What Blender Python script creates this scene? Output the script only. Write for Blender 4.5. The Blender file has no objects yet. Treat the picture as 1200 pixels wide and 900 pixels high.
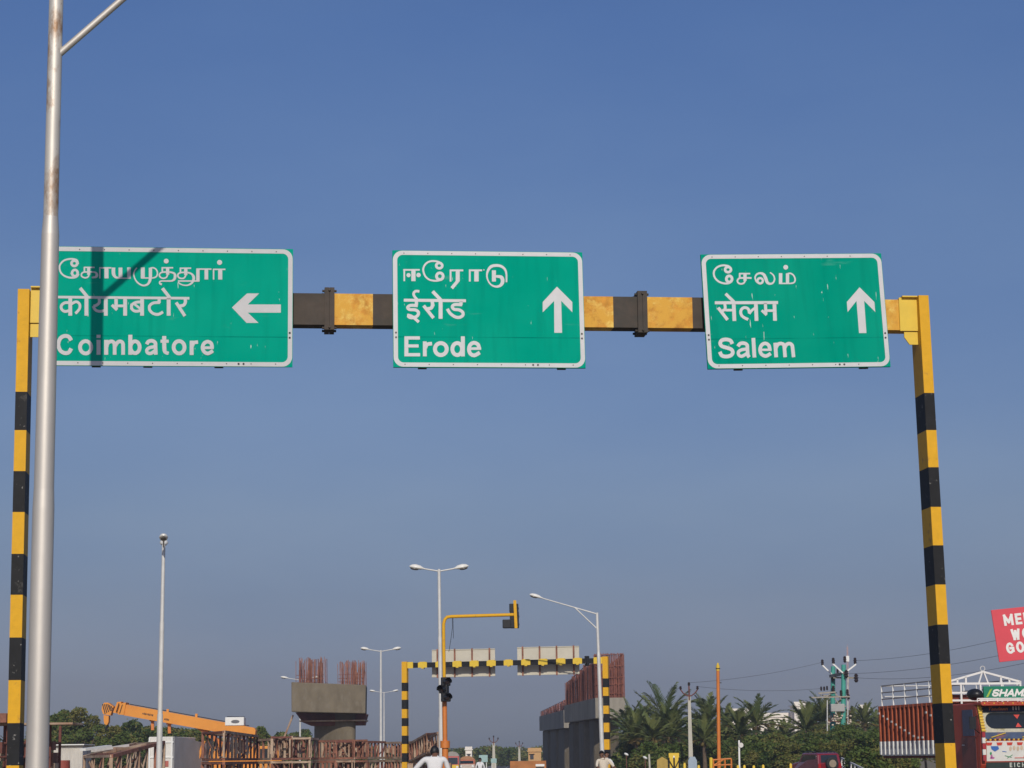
import bpy, bmesh, math, random
from mathutils import Vector, Matrix
random.seed(7)
R_ = math.radians
S = bpy.context.scene
COL = S.collection

# ---------------------------------------------------------------- camera, sky, sun, exposure
FPX = 2450.0
PITCH = math.atan(438 / FPX)
ROLL = -0.012
CAM = Vector((0, 0, 1.5))
CR = Matrix.Rotation(math.pi / 2 + PITCH, 3, 'X') @ Matrix.Rotation(ROLL, 3, 'Z')
cam = bpy.data.objects.new('camera', bpy.data.cameras.new('camera'))
COL.objects.link(cam)
cam.matrix_world = Matrix.Translation(CAM) @ CR.to_4x4()
cam.data.sensor_width = 36
cam.data.lens = 36 * FPX / 1200
cam.data.clip_start = 0.1
cam.data.clip_end = 20000
S.camera = cam

SUN_EL = R_(29.2)
SUN_AZ = R_(3.0)          # degrees to the right of straight behind the camera
w = bpy.data.worlds.new('World'); S.world = w; w.use_nodes = True
nt = w.node_tree; nt.nodes.clear()
sky = nt.nodes.new('ShaderNodeTexSky'); sky.sky_type = 'NISHITA'; sky.sun_disc = False
sky.sun_elevation = SUN_EL; sky.sun_rotation = math.pi - SUN_AZ
sky.air_density = 1.0; sky.dust_density = 1.0; sky.ozone_density = 2.0
bg = nt.nodes.new('ShaderNodeBackground'); bg.inputs[1].default_value = 0.085
out = nt.nodes.new('ShaderNodeOutputWorld')
# the hazy tropical sky: the clear-sky model tinted by height above the horizon, with faint cirrus
tc = nt.nodes.new('ShaderNodeTexCoord'); sx = nt.nodes.new('ShaderNodeSeparateXYZ')
rp = nt.nodes.new('ShaderNodeValToRGB')
nt.links.new(tc.outputs['Generated'], sx.inputs[0]); nt.links.new(sx.outputs['Z'], rp.inputs[0])
SKY_RAMP = [(0.0027, (0.470, 0.530, 0.860, 1)), (0.0146, (0.420, 0.470, 0.780, 1)), (0.0345, (0.385, 0.405, 0.660, 1)), (0.0746, (0.415, 0.420, 0.600, 1)),
            (0.1149, (0.490, 0.492, 0.640, 1)), (0.1633, (0.515, 0.540, 0.710, 1)), (0.2470, (0.549, 0.610, 0.803, 1)), (0.3427, (0.541, 0.654, 0.916, 1))]
for i, (p, c) in enumerate(SKY_RAMP):
    e = rp.color_ramp.elements[i] if i < 2 else rp.color_ramp.elements.new(p)
    e.position = p; e.color = c
mp = nt.nodes.new('ShaderNodeMapping'); mp.inputs['Scale'].default_value = (2.2, 2.2, 6.0); mp.inputs['Rotation'].default_value = (0, R_(24), 0)
nz = nt.nodes.new('ShaderNodeTexNoise'); nz.inputs['Scale'].default_value = 2.0; nz.inputs['Detail'].default_value = 6
cr = nt.nodes.new('ShaderNodeValToRGB'); cr.color_ramp.elements[0].position = .42; cr.color_ramp.elements[1].position = .8
cr.color_ramp.elements[0].color = (1, 1, 1, 1); cr.color_ramp.elements[1].color = (1.20, 1.13, 1.05, 1)
mu = nt.nodes.new('ShaderNodeMix'); mu.data_type = 'RGBA'; mu.blend_type = 'MULTIPLY'; mu.inputs[0].default_value = 1
mu2 = nt.nodes.new('ShaderNodeMix'); mu2.data_type = 'RGBA'; mu2.blend_type = 'MULTIPLY'; mu2.inputs[0].default_value = 1
nt.links.new(tc.outputs['Generated'], mp.inputs[0]); nt.links.new(mp.outputs[0], nz.inputs[0]); nt.links.new(nz.outputs[0], cr.inputs[0])
nt.links.new(sky.outputs[0], mu.inputs[6]); nt.links.new(rp.outputs[0], mu.inputs[7])
nt.links.new(mu.outputs[2], mu2.inputs[6]); nt.links.new(cr.outputs[0], mu2.inputs[7])
nt.links.new(mu2.outputs[2], bg.inputs[0]); nt.links.new(bg.outputs[0], out.inputs[0])

sun = bpy.data.objects.new('sun', bpy.data.lights.new('sun', 'SUN')); COL.objects.link(sun)
sun.data.energy = 2.9; sun.data.angle = R_(0.53); sun.data.color = (1.0, 0.93, 0.82)
to_sun = Vector((math.sin(SUN_AZ) * math.cos(SUN_EL), -math.cos(SUN_AZ) * math.cos(SUN_EL), math.sin(SUN_EL)))
sun.rotation_euler = to_sun.to_track_quat('Z', 'Y').to_euler()
sun.location = (0, -20, 40)
S.view_settings.view_transform = 'Standard'; S.view_settings.look = 'None'
S.view_settings.exposure = 0.0; S.view_settings.gamma = 1; S.view_settings.use_curve_mapping = False

# ---------------------------------------------------------------- helpers
def ray(px, py): return CR @ Vector(((px - 600) / FPX, -(py - 450) / FPX, -1))
def P(px, py, Y):
    """world point seen at photo pixel (px, py) at forward distance Y"""
    d = ray(px, py); return CAM + d * (Y / d.y)
def G(px, Y):
    p = P(px, 888, Y); return Vector((p.x, Y, 0))
def px_m(Y): return Y / 2412.0            # metres per photo pixel at distance Y
WM = {}
def link(o): COL.objects.link(o); return o
def thing(name, label, cat, loc=(0, 0, 0), rz=0, group=None, M=None, kind=None):
    o = link(bpy.data.objects.new(name, None)); o.empty_display_size = .2
    m = M if M is not None else Matrix.Translation(Vector(loc)) @ Matrix.Rotation(rz, 4, 'Z')
    o.matrix_world = m; WM[o] = m.copy()
    tag(o, label, cat, group, kind); return o
def tag(o, label=None, cat=None, group=None, kind=None):
    if label: o['label'] = label
    if cat: o['category'] = cat
    if group: o['group'] = group
    if kind or cat: o['kind'] = kind or 'thing'
    return o
def copy_tree(o, parent=None, M=None, label=None):
    c = o.copy(); COL.objects.link(c)
    if parent is not None:
        c.parent = parent; WM[c] = WM[parent]
    elif M is not None:
        c.matrix_world = M; WM[c] = M.copy()
    if label: c['label'] = label
    for ch in [x for x in bpy.data.objects if x.parent == o]:
        copy_tree(ch, c)
    return c

class MB:
    def __init__(s): s.v = []; s.f = []; s.m = []; s.s = []
    def face(s, pts, mi=0, sm=False):
        n = len(s.v); s.v += [Vector(p) for p in pts]; s.f.append(tuple(range(n, n + len(pts)))); s.m.append(mi); s.s.append(sm)
    def hexa(s, c, mi=0, mis=None):
        """8 corners: bottom 4 ccw, top 4 ccw"""
        n = len(s.v); s.v += [Vector(p) for p in c]
        for k, q in enumerate(((0, 3, 2, 1), (4, 5, 6, 7), (0, 1, 5, 4), (1, 2, 6, 5), (2, 3, 7, 6), (3, 0, 4, 7))):
            s.f.append(tuple(n + i for i in q)); s.m.append(mis[k] if mis else mi); s.s.append(False)
        return s
    def box(s, c, d, mi=0, M=None):
        x, y, z = d[0] / 2, d[1] / 2, d[2] / 2; c = Vector(c)
        P8 = [Vector(p) for p in ((-x, -y, -z), (x, -y, -z), (x, y, -z), (-x, y, -z), (-x, -y, z), (x, -y, z), (x, y, z), (-x, y, z))]
        if M is not None: P8 = [M @ p for p in P8]
        return s.hexa([c + p for p in P8], mi)
    def bar(s, a, b, wd, ht=None, mi=0, up=Vector((0, 0, 1))):
        a, b = Vector(a), Vector(b); d = (b - a)
        if d.length < 1e-6: return s
        d.normalize(); ht = ht or wd
        if abs(d.dot(up)) > .98: up = Vector((0, 1, 0))
        sd = d.cross(up).normalized(); u = sd.cross(d).normalized()
        sd *= wd / 2; u *= ht / 2
        return s.hexa([a - sd - u, a + sd - u, b + sd - u, b - sd - u, a - sd + u, a + sd + u, b + sd + u, b - sd + u], mi)
    def tube(s, pts, r, seg=12, mi=0, caps=True, sm=True, up=None):
        pts = [Vector(p) for p in pts]; rr = r if isinstance(r, (list, tuple)) else [r] * len(pts)
        n0 = len(s.v); ref = None
        for i, p in enumerate(pts):
            d = (pts[min(i + 1, len(pts) - 1)] - pts[max(i - 1, 0)]).normalized()
            if ref is None:
                ref = Vector((1, 0, 0)) if abs(d.x) < .8 else Vector((0, 1, 0))
            ref = (ref - d * ref.dot(d)).normalized(); b = d.cross(ref)
            for k in range(seg):
                a = 2 * math.pi * k / seg
                s.v.append(p + (ref * math.cos(a) + b * math.sin(a)) * rr[i])
        for i in range(len(pts) - 1):
            for k in range(seg):
                k2 = (k + 1) % seg
                s.f.append((n0 + i * seg + k, n0 + i * seg + k2, n0 + (i + 1) * seg + k2, n0 + (i + 1) * seg + k)); s.m.append(mi); s.s.append(sm)
        if caps:
            s.f.append(tuple(n0 + k for k in range(seg))[::-1]); s.m.append(mi); s.s.append(False)
            n1 = n0 + (len(pts) - 1) * seg
            s.f.append(tuple(n1 + k for k in range(seg))); s.m.append(mi); s.s.append(False)
        return s
    def ell(s, c, r, mi=0, M=None, nu=12, nv=8, sm=True):
        c = Vector(c); n0 = len(s.v)
        for j in range(nv + 1):
            t = math.pi * j / nv
            for i in range(nu):
                a = 2 * math.pi * i / nu
                p = Vector((r[0] * math.sin(t) * math.cos(a), r[1] * math.sin(t) * math.sin(a), r[2] * math.cos(t)))
                if M is not None: p = M @ p
                s.v.append(c + p)
        for j in range(nv):
            for i in range(nu):
                i2 = (i + 1) % nu
                s.f.append((n0 + j * nu + i, n0 + (j + 1) * nu + i, n0 + (j + 1) * nu + i2, n0 + j * nu + i2)); s.m.append(mi); s.s.append(sm)
        return s
    def prism(s, poly, ext, mi=0):
        """poly: list of 3d points (planar), ext: extrusion vector"""
        ext = Vector(ext); poly = [Vector(p) for p in poly]; n = len(poly)
        s.face(poly, mi); s.face([p + ext for p in poly][::-1], mi)
        for i in range(n):
            a, b = poly[i], poly[(i + 1) % n]; s.face([a, a + ext, b + ext, b], mi)
        return s
    def build(s, name, mats, parent=None, world=True, bevel=0, recalc=True, loc=None):
        me = bpy.data.meshes.new(name)
        v = s.v
        inv = None
        if parent is not None and world: inv = WM[parent].inverted()
        elif loc is not None: inv = Matrix.Translation(-Vector(loc))
        if inv is not None: v = [inv @ p for p in v]
        me.from_pydata([tuple(p) for p in v], [], s.f)
        for m in (mats if isinstance(mats, (list, tuple)) else [mats]): me.materials.append(m)
        me.polygons.foreach_set('material_index', s.m); me.polygons.foreach_set('use_smooth', s.s)
        if recalc:
            bm = bmesh.new(); bm.from_mesh(me); bmesh.ops.remove_doubles(bm, verts=bm.verts, dist=1e-5)
            bmesh.ops.recalc_face_normals(bm, faces=bm.faces); bm.to_mesh(me); bm.free()
        if any(s.s): me.set_sharp_from_angle(angle=R_(42))
        me.update()
        o = link(bpy.data.objects.new(name, me))
        if parent is not None: o.parent = parent; WM[o] = WM[parent]
        else:
            o.location = loc if loc is not None else (0, 0, 0); WM[o] = Matrix.Translation(o.location)
        if bevel:
            b = o.modifiers.new('bevel', 'BEVEL'); b.width = bevel; b.segments = 2; b.limit_method = 'ANGLE'
        return o

MATS = {}
def mat(name, c, rough=.6, metal=0., var=.15, scale=6., c2=None, amt=.5, sharp=.1, bump=0., spec=None, coat=0., streak=None, c3=None, amt3=.4, scale3=None):
    """procedural paint/stone/metal: base colour with fine noise variation, optional patches c2 (threshold amt) and c3"""
    if name in MATS: return MATS[name]
    m = bpy.data.materials.new(name); m.use_nodes = True; t = m.node_tree; b = t.nodes['Principled BSDF']
    b.inputs['Roughness'].default_value = rough; b.inputs['Metallic'].default_value = metal
    if spec is not None: b.inputs['Specular IOR Level'].default_value = spec
    if coat: b.inputs['Coat Weight'].default_value = coat; b.inputs['Coat Roughness'].default_value = .15
    tc = t.nodes.new('ShaderNodeTexCoord')
    mp = t.nodes.new('ShaderNodeMapping'); t.links.new(tc.outputs['Object'], mp.inputs[0])
    if streak: mp.inputs['Scale'].default_value = streak
    n = t.nodes.new('ShaderNodeTexNoise'); n.inputs['Scale'].default_value = scale; n.inputs['Detail'].default_value = 8; n.inputs['Roughness'].default_value = .65
    t.links.new(mp.outputs[0], n.inputs[0])
    r = t.nodes.new('ShaderNodeValToRGB'); r.color_ramp.elements[0].position = .3; r.color_ramp.elements[1].position = .7
    lo = tuple(max(0, x * (1 - var)) for x in c) + (1,); hi = tuple(min(1, x * (1 + var)) for x in c) + (1,)
    r.color_ramp.elements[0].color = lo; r.color_ramp.elements[1].color = hi
    t.links.new(n.outputs[0], r.inputs[0]); outc = r.outputs[0]
    for (cc, am, sc) in ((c2, amt, scale * .37), (c3, amt3, scale3 or scale * 2.1)):
        if cc is None: continue
        n2 = t.nodes.new('ShaderNodeTexNoise'); n2.inputs['Scale'].default_value = sc; n2.inputs['Detail'].default_value = 7; n2.inputs['Roughness'].default_value = .7
        t.links.new(mp.outputs[0], n2.inputs[0])
        r2 = t.nodes.new('ShaderNodeValToRGB'); r2.color_ramp.elements[0].position = max(0, 1 - am - sharp); r2.color_ramp.elements[1].position = min(1, 1 - am + sharp)
        r2.color_ramp.elements[0].color = (0, 0, 0, 1); r2.color_ramp.elements[1].color = (1, 1, 1, 1)
        t.links.new(n2.outputs[0], r2.inputs[0])
        mx = t.nodes.new('ShaderNodeMix'); mx.data_type = 'RGBA'
        t.links.new(r2.outputs[0], mx.inputs[0]); t.links.new(outc, mx.inputs[6]); mx.inputs[7].default_value = tuple(cc) + (1,); outc = mx.outputs[2]
    t.links.new(outc, b.inputs['Base Color'])
    if bump:
        bp = t.nodes.new('ShaderNodeBump'); bp.inputs['Strength'].default_value = bump; bp.inputs['Distance'].default_value = .02
        n3 = t.nodes.new('ShaderNodeTexNoise'); n3.inputs['Scale'].default_value = scale * 4; n3.inputs['Detail'].default_value = 6
        t.links.new(tc.outputs['Object'], n3.inputs[0]); t.links.new(n3.outputs[0], bp.inputs['Height']); t.links.new(bp.outputs[0], b.inputs['Normal'])
    MATS[name] = m; return m

def leafmat(name, c, c2, scale=.6):
    m = bpy.data.materials.new(name); m.use_nodes = True; t = m.node_tree; b = t.nodes['Principled BSDF']
    b.inputs['Roughness'].default_value = .6; b.inputs['Specular IOR Level'].default_value = .25
    tc = t.nodes.new('ShaderNodeTexCoord'); n = t.nodes.new('ShaderNodeTexNoise'); n.inputs['Scale'].default_value = scale; n.inputs['Detail'].default_value = 5
    t.links.new(tc.outputs['Object'], n.inputs[0])
    r = t.nodes.new('ShaderNodeValToRGB'); r.color_ramp.elements[0].position = .35; r.color_ramp.elements[1].position = .65
    r.color_ramp.elements[0].color = tuple(c) + (1,); r.color_ramp.elements[1].color = tuple(c2) + (1,)
    t.links.new(n.outputs[0], r.inputs[0]); t.links.new(r.outputs[0], b.inputs['Base Color'])
    tr = t.nodes.new('ShaderNodeBsdfTranslucent'); t.links.new(r.outputs[0], tr.inputs[0])
    mx = t.nodes.new('ShaderNodeMixShader'); mx.inputs[0].default_value = .22
    o = t.nodes['Material Output']; t.links.new(b.outputs[0], mx.inputs[1]); t.links.new(tr.outputs[0], mx.inputs[2]); t.links.new(mx.outputs[0], o.inputs[0])
    return m

yellow = mat('yellow_paint', (.72, .385, .022), .55, spec=.15, var=.07, scale=14, c2=(.5, .26, .04), amt=.36, c3=(.75, .72, .62), amt3=.27, scale3=26, sharp=.03)
yellow2 = mat('lemon_paint', (.74, .50, .035), .5, var=.06, scale=9)
black = mat('black_paint', (.013, .0135, .015), .6, spec=.2, var=.25, scale=9, c2=(.05, .048, .045), amt=.36, c3=(.5, .48, .44), amt3=.335, scale3=20, sharp=.02)
beamdark = mat('weathered_black', (.062, .046, .034), .75, var=.25, scale=5, c2=(.035, .035, .028), amt=.4, bump=.1)
beamyel = mat('peeling_yellow', (.60, .27, .035), .6, spec=.2, var=.3, scale=7, c2=(.82, .56, .13), amt=.5, sharp=.05, c3=(.70, .37, .05), amt3=.5, scale3=5)
silver = mat('silver_paint', (.61, .57, .515), .55, .5, var=.08, scale=3, streak=(1, 1, .25), c2=(.52, .48, .43), amt=.4, bump=.03)
silverrust = mat('rusting_silver_paint', (.66, .62, .55), .55, .42, var=.10, scale=4, c2=(.32, .18, .09), amt=.455, sharp=.05, c3=(.2, .1, .05), amt3=.31, scale3=14, streak=(1, 1, .5))
galv = mat('galvanised', (.62, .61, .58), .5, .1, var=.1, scale=3)
lampw = mat('lamp_white', (.78, .76, .70), .4, var=.04)
lampd = mat('lamp_glass', (.10, .09, .08), .2, var=.1)
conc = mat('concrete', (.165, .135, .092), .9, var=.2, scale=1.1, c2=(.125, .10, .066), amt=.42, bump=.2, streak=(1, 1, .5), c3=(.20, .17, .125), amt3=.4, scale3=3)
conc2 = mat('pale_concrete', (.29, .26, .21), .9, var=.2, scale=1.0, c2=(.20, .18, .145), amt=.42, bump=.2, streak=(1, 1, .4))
rust = mat('rust_steel', (.29, .12, .075), .85, var=.4, scale=3, c2=(.13, .06, .04), amt=.42)
rust_d = mat('dark_rust', (.16, .055, .04), .85, var=.35, scale=2)
rust_l = mat('cement_crusted_steel', (.46, .34, .24), .9, var=.25, scale=2, c2=(.24, .12, .07), amt=.45)
orange = mat('orange_paint', (.72, .27, .025), .45, var=.06, scale=3, c2=(.6, .2, .02), amt=.36)
orange_d = mat('orange_pole_paint', (.62, .19, .03), .5, var=.1, scale=3, c2=(.5, .14, .03), amt=.4)
blackpl = mat('black_plastic', (.012, .012, .013), .4, var=.1)
white = mat('white_paint', (.78, .77, .73), .5, var=.05, scale=3)
whitedirty = mat('dirty_white', (.68, .65, .60), .7, var=.1, scale=1.5, c2=(.42, .36, .30), amt=.36, streak=(1, 1, .4))
backsheet = mat('sign_back', (.56, .52, .42), .6, var=.08, scale=2)

# ---------------------------------------------------------------- ground, roads
def build_ground():
    g = MB(); L = 9000
    n = 12
    g.face([(-L, -400, 0), (L, -400, 0), (L, L, 0), (-L, L, 0)])
    dirt = mat('soil', (.26, .19, .12), .95, var=.3, scale=.25, c2=(.10, .13, .05), amt=.42, sharp=.15, bump=.3)
    tag(g.build('ground', dirt, recalc=False), kind='structure')
    asph = mat('asphalt', (.055, .054, .053), .9, var=.25, scale=1.2, c2=(.085, .078, .068), amt=.42, bump=.25)
    r = MB(); r.face([(-4.3, -60, .004), (3.75, -60, .004), (3.75, 700, .004), (-4.3, 700, .004)])
    tag(r.build('road', asph, recalc=False), kind='structure')
    r = MB(); r.face([(10.5, 20, .004), (23, 20, .004), (23, 400, .004), (10.5, 400, .004)])
    tag(r.build('side_road', asph, recalc=False), kind='structure')
    k = MB()
    for x in (-4.4, 3.85):
        for y in range(-40, 500, 3):
            k.box((x, y + 1.48, .07), (.2, 2.96, .14))
    tag(k.build('kerb', mat('kerb_concrete', (.4, .38, .34), .9, var=.2, scale=2)), kind='structure')
    mk = MB()
    for y in range(-30, 400, 9):
        for x in (-1.6, 1.1):
            mk.face([(x - .06, y, .008), (x + .06, y, .008), (x + .06, y + 3, .008), (x - .06, y + 3, .008)])
    for x in (-4.1, 3.55):
        mk.face([(x - .06, -60, .008), (x + .06, -60, .008), (x + .06, 500, .008), (x - .06, 500, .008)])
    tag(mk.build('road_marking', white, recalc=False), kind='structure')
build_ground()

# ---------------------------------------------------------------- near sign gantry
GM = Matrix.Translation((0, 21.35, 0)) @ Matrix.Rotation(R_(6), 4, 'Z')
GI = GM.inverted()
def on_plane(M, y, px, py):
    """local point on the plane local-y = y of frame M, seen at a pixel"""
    I = M.inverted(); o = I @ CAM; d = I.to_3x3() @ ray(px, py)
    return o + d * ((y - o.y) / d.y)
gan = thing('sign_gantry', 'black and yellow banded steel gantry carrying the three green signs', 'gantry', M=GM)
YF, PD = .02, .33
def post(topL, topR, botL, botR, ytop, ybot, bands, first):
    a = on_plane(GM, YF, topL, ytop); b = on_plane(GM, YF, topR, ytop); c = on_plane(GM, YF, botL, ybot); d = on_plane(GM, YF, botR, ybot)
    ztop = (a.z + b.z) / 2
    def xs(z):
        t = (z - c.z) / (ztop - c.z); return c.x + (a.x - c.x) * t, d.x + (b.x - d.x) * t
    zs = [ztop] + [on_plane(GM, YF, (topL + topR + botL + botR) / 4, y).z for y in bands] + [0.02]
    # continue the band rhythm to the ground below the frame
    step = .43; z = zs[-2] - step; ext = []
    while z > .1: ext.append(z); z -= step
    zs = zs[:-1] + ext + [0.02]
    m = MB(); mi = first
    for z1, z0 in zip(zs[:-1], zs[1:]):
        x0, x1 = xs(z0); X0, X1 = xs(z1)
        m.hexa([(x0, YF, z0), (x1, YF, z0), (x1, YF + PD, z0), (x0, YF + PD, z0), (X0, YF, z1), (X1, YF, z1), (X1, YF + PD, z1), (X0, YF + PD, z1)], mi)
        mi = 1 - mi
    o = m.build('post', [yellow, black], gan, world=False)
    x0, x1 = xs(0)
    p = MB(); p.box(((x0 + x1) / 2, YF + PD / 2, .012), (.5, .6, .024))
    for sx_ in (-1, 1):
        for sy_ in (-1, 1): p.tube([((x0 + x1) / 2 + sx_ * .19, YF + PD / 2 + sy_ * .24, .02), ((x0 + x1) / 2 + sx_ * .19, YF + PD / 2 + sy_ * .24, .08)], .014, 8)
    p.build('base_plate', beamdark, o, world=False)
    return xs, ztop
xsL, zL = post(21, 34.5, 7.7, 22.5, 338.5, 890, [459, 504, 552, 600, 649, 697, 747, 797, 847.3, 897], 0)
xsR, zR = post(1076.5, 1088, 1107.6, 1120.4, 346, 890, [460.5, 504, 547.5, 594, 639, 685, 731.8, 778, 824, 871], 0)
# beam
YB = .125; BD = .2
bzt = on_plane(GM, YB, 700, 347.3).z; bzb = on_plane(GM, YB, 700, 383.5).z
def bx(px): return on_plane(GM, YB, px, 365).x
cuts = [(None, 1), (75, 0), (140, 1), (210, 0), (280, 1), (330, 0), (388.8, 1), (437, 0), (520, 1), (600, 0), (650, 0), (718.7, 1 - 1), (754, 1), (811, 0), (870, 1), (940, 0), (1000, 1), (1040, 1)]
bands = [(xsL(zL - .2)[1], bx(90), 1), (bx(90), bx(170), 0), (bx(170), bx(240), 1), (bx(240), bx(300), 0), (bx(300), bx(341), 1), (bx(341), bx(389), 0), (bx(389), bx(437), 1), (bx(437), bx(520), 0),
         (bx(520), bx(590), 1), (bx(590), bx(650), 0), (bx(650), bx(718.7), 1), (bx(718.7), bx(757), 0), (bx(757), bx(811.5), 1), (bx(811.5), bx(880), 0), (bx(880), bx(940), 1), (bx(940), bx(1000), 0), (bx(1000), xsR(zR - .2)[0], 1)]
m = MB()
for x0, x1, mi in bands: m.hexa([(x0, YB, bzb), (x1, YB, bzb), (x1, YB + BD, bzb), (x0, YB + BD, bzb), (x0, YB, bzt), (x1, YB, bzt), (x1, YB + BD, bzt), (x0, YB + BD, bzt)], mi)
beam = m.build('beam', [beamdark, beamyel], gan, world=False)
for pxc in (386, 752.5):
    f = MB()
    for k in (-.026, .0265):
        f.box((bx(pxc) + k, YB + BD / 2 - .005, (bzt + bzb) / 2), (.05, BD + .06, bzt - bzb + .115))
    for zz in (bzt + .03, bzb - .03):
        for yy in (YB + .02, YB + BD - .02): f.tube([(bx(pxc) - .075, yy, zz), (bx(pxc) + .075, yy, zz)], .013, 8)
    for zz in (bzt + .03, bzb - .03): f.tube([(bx(pxc), YB - .055, zz), (bx(pxc), YB - .02, zz)], .012, 8)
    f.build('splice_flange', beamdark, beam, world=False)
def bracket(xin, sgn):
    """yellow end plates where the beam meets a post; sgn +1: plates run left from the right post"""
    ln = .20
    x0, x1 = (xin - ln * .98, xin - .002) if sgn > 0 else (xin + .002, xin + ln)
    b = MB(); b.box(((x0 + x1) / 2, YB - .012, (bzt + bzb) / 2 + .003), (x1 - x0, .02, bzt - bzb + .03))
    b.box(((x0 + x1) / 2 + sgn * .012, YB + .055, bzt + .024), (x1 - x0 - .03, .235, .014))
    b.build('end_plate', yellow2, gan, world=False)
    gz = bzb - .018
    x0g, x1g = (xin - .15, xin - .002) if sgn > 0 else (xin + .002, xin + .15)
    g = MB(); yy = YB - .004
    pr = [(x1g, yy, gz), (x0g, yy, gz), (x0g, yy, gz - .06), (x0g + .055, yy, gz - .14), (x1g, yy, gz - .14)] if sgn > 0 else [(x0g, yy, gz), (x1g, yy, gz), (x1g, yy, gz - .06), (x1g - .055, yy, gz - .14), (x0g, yy, gz - .14)]
    g.prism(pr, (0, .016, 0)); g.build('gusset_plate', yellow2, gan, world=False)
bracket(xsR(6)[0], 1); bracket(xsL(6)[1], -1)

# ---------------------------------------------------------------- green signs with traced lettering
def signmat(name, c, seed):
    m = bpy.data.materials.new(name); m.use_nodes = True; t = m.node_tree; b = t.nodes['Principled BSDF']
    b.inputs['Roughness'].default_value = .55; b.inputs['Specular IOR Level'].default_value = .0
    tc = t.nodes.new('ShaderNodeTexCoord')
    def noise(scale, sc3, lo, hi, det=5):
        mp = t.nodes.new('ShaderNodeMapping'); mp.inputs['Scale'].default_value = sc3; mp.inputs['Location'].default_value = (seed, seed * 2.3, seed * .7)
        t.links.new(tc.outputs['Object'], mp.inputs[0]); n = t.nodes.new('ShaderNodeTexNoise'); n.inputs['Scale'].default_value = scale; n.inputs['Detail'].default_value = det
        t.links.new(mp.outputs[0], n.inputs[0]); r = t.nodes.new('ShaderNodeValToRGB'); r.color_ramp.elements[0].position = lo; r.color_ramp.elements[1].position = hi
        t.links.new(n.outputs[0], r.inputs[0]); return r.outputs[0]
    base = t.nodes.new('ShaderNodeMix'); base.data_type = 'RGBA'
    t.links.new(noise(1.2, (1, 1, 1), .35, .7), base.inputs[0]); base.inputs[6].default_value = (*c, 1); base.inputs[7].default_value = (c[0] + .004, c[1] * 1.14, c[2] * 1.12, 1)
    # faded bleach smears, vertical white scratches and a faint sheet seam
    f = t.nodes.new('ShaderNodeMix'); f.data_type = 'RGBA'; t.links.new(base.outputs[2], f.inputs[6]); f.inputs[7].default_value = (.10, .38, .28, 1)
    t.links.new(noise(1.6, (1.2, 1, 5), .66, .85), f.inputs[0])
    s = t.nodes.new('ShaderNodeMix'); s.data_type = 'RGBA'; t.links.new(f.outputs[2], s.inputs[6]); s.inputs[7].default_value = (.6, .7, .64, 1)
    t.links.new(noise(11, (5.0, 1, .6), .725, .745, 3), s.inputs[0])
    sp = t.nodes.new('ShaderNodeSeparateXYZ'); t.links.new(tc.outputs['Object'], sp.inputs[0])
    ad = t.nodes.new('ShaderNodeMath'); ad.operation = 'ADD'; ad.inputs[1].default_value = .305; t.links.new(sp.outputs['Z'], ad.inputs[0])
    ab = t.nodes.new('ShaderNodeMath'); ab.operation = 'ABSOLUTE'; t.links.new(ad.outputs[0], ab.inputs[0])
    lt = t.nodes.new('ShaderNodeMath'); lt.operation = 'LESS_THAN'; lt.inputs[1].default_value = .006; t.links.new(ab.outputs[0], lt.inputs[0])
    ml = t.nodes.new('ShaderNodeMath'); ml.operation = 'MULTIPLY'; t.links.new(lt.outputs[0], ml.inputs[0]); t.links.new(noise(2.5, (1, 1, 1), .3, .75), ml.inputs[1])
    sm = t.nodes.new('ShaderNodeMix'); sm.data_type = 'RGBA'; t.links.new(s.outputs[2], sm.inputs[6]); sm.inputs[7].default_value = (c[0], c[1] * .62, c[2] * .66, 1); t.links.new(ml.outputs[0], sm.inputs[0])
    dr = t.nodes.new('ShaderNodeMix'); dr.data_type = 'RGBA'; dr.blend_type = 'MULTIPLY'; t.links.new(sm.outputs[2], dr.inputs[6]); dr.inputs[7].default_value = (.8, .84, .84, 1); t.links.new(noise(3, (4, 1, .35), .5, .8), dr.inputs[0])
    t.links.new(dr.outputs[2], b.inputs['Base Color'])
    return m
greens = [signmat('green_sheeting_a', (.0, .33, .225), 1.3), signmat('green_sheeting_b', (.0, .32, .215), 5.1), signmat('green_sheeting_c', (.0, .285, .19), 9.4)]
letter = mat('white_sheeting', (.56, .56, .56), .5, var=.05, scale=5)
def cat_rom(pts, ws, sub=5):
    n = len(pts); out = []; wo = []
    for i in range(n - 1):
        p0, p1, p2, p3 = pts[max(i - 1, 0)], pts[i], pts[i + 1], pts[min(i + 2, n - 1)]
        for k in range(sub):
            t = k / sub
            f = lambda a, b, c, d: .5 * (2 * b + (c - a) * t + (2 * a - 5 * b + 4 * c - d) * t * t + (3 * b - a - 3 * c + d) * t ** 3)
            out.append((f(p0[0], p1[0], p2[0], p3[0]), f(p0[1], p1[1], p2[1], p3[1]))); wo.append(ws[i] + (ws[i + 1] - ws[i]) * t)
    out.append(pts[-1]); wo.append(ws[-1]); return out, wo
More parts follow.
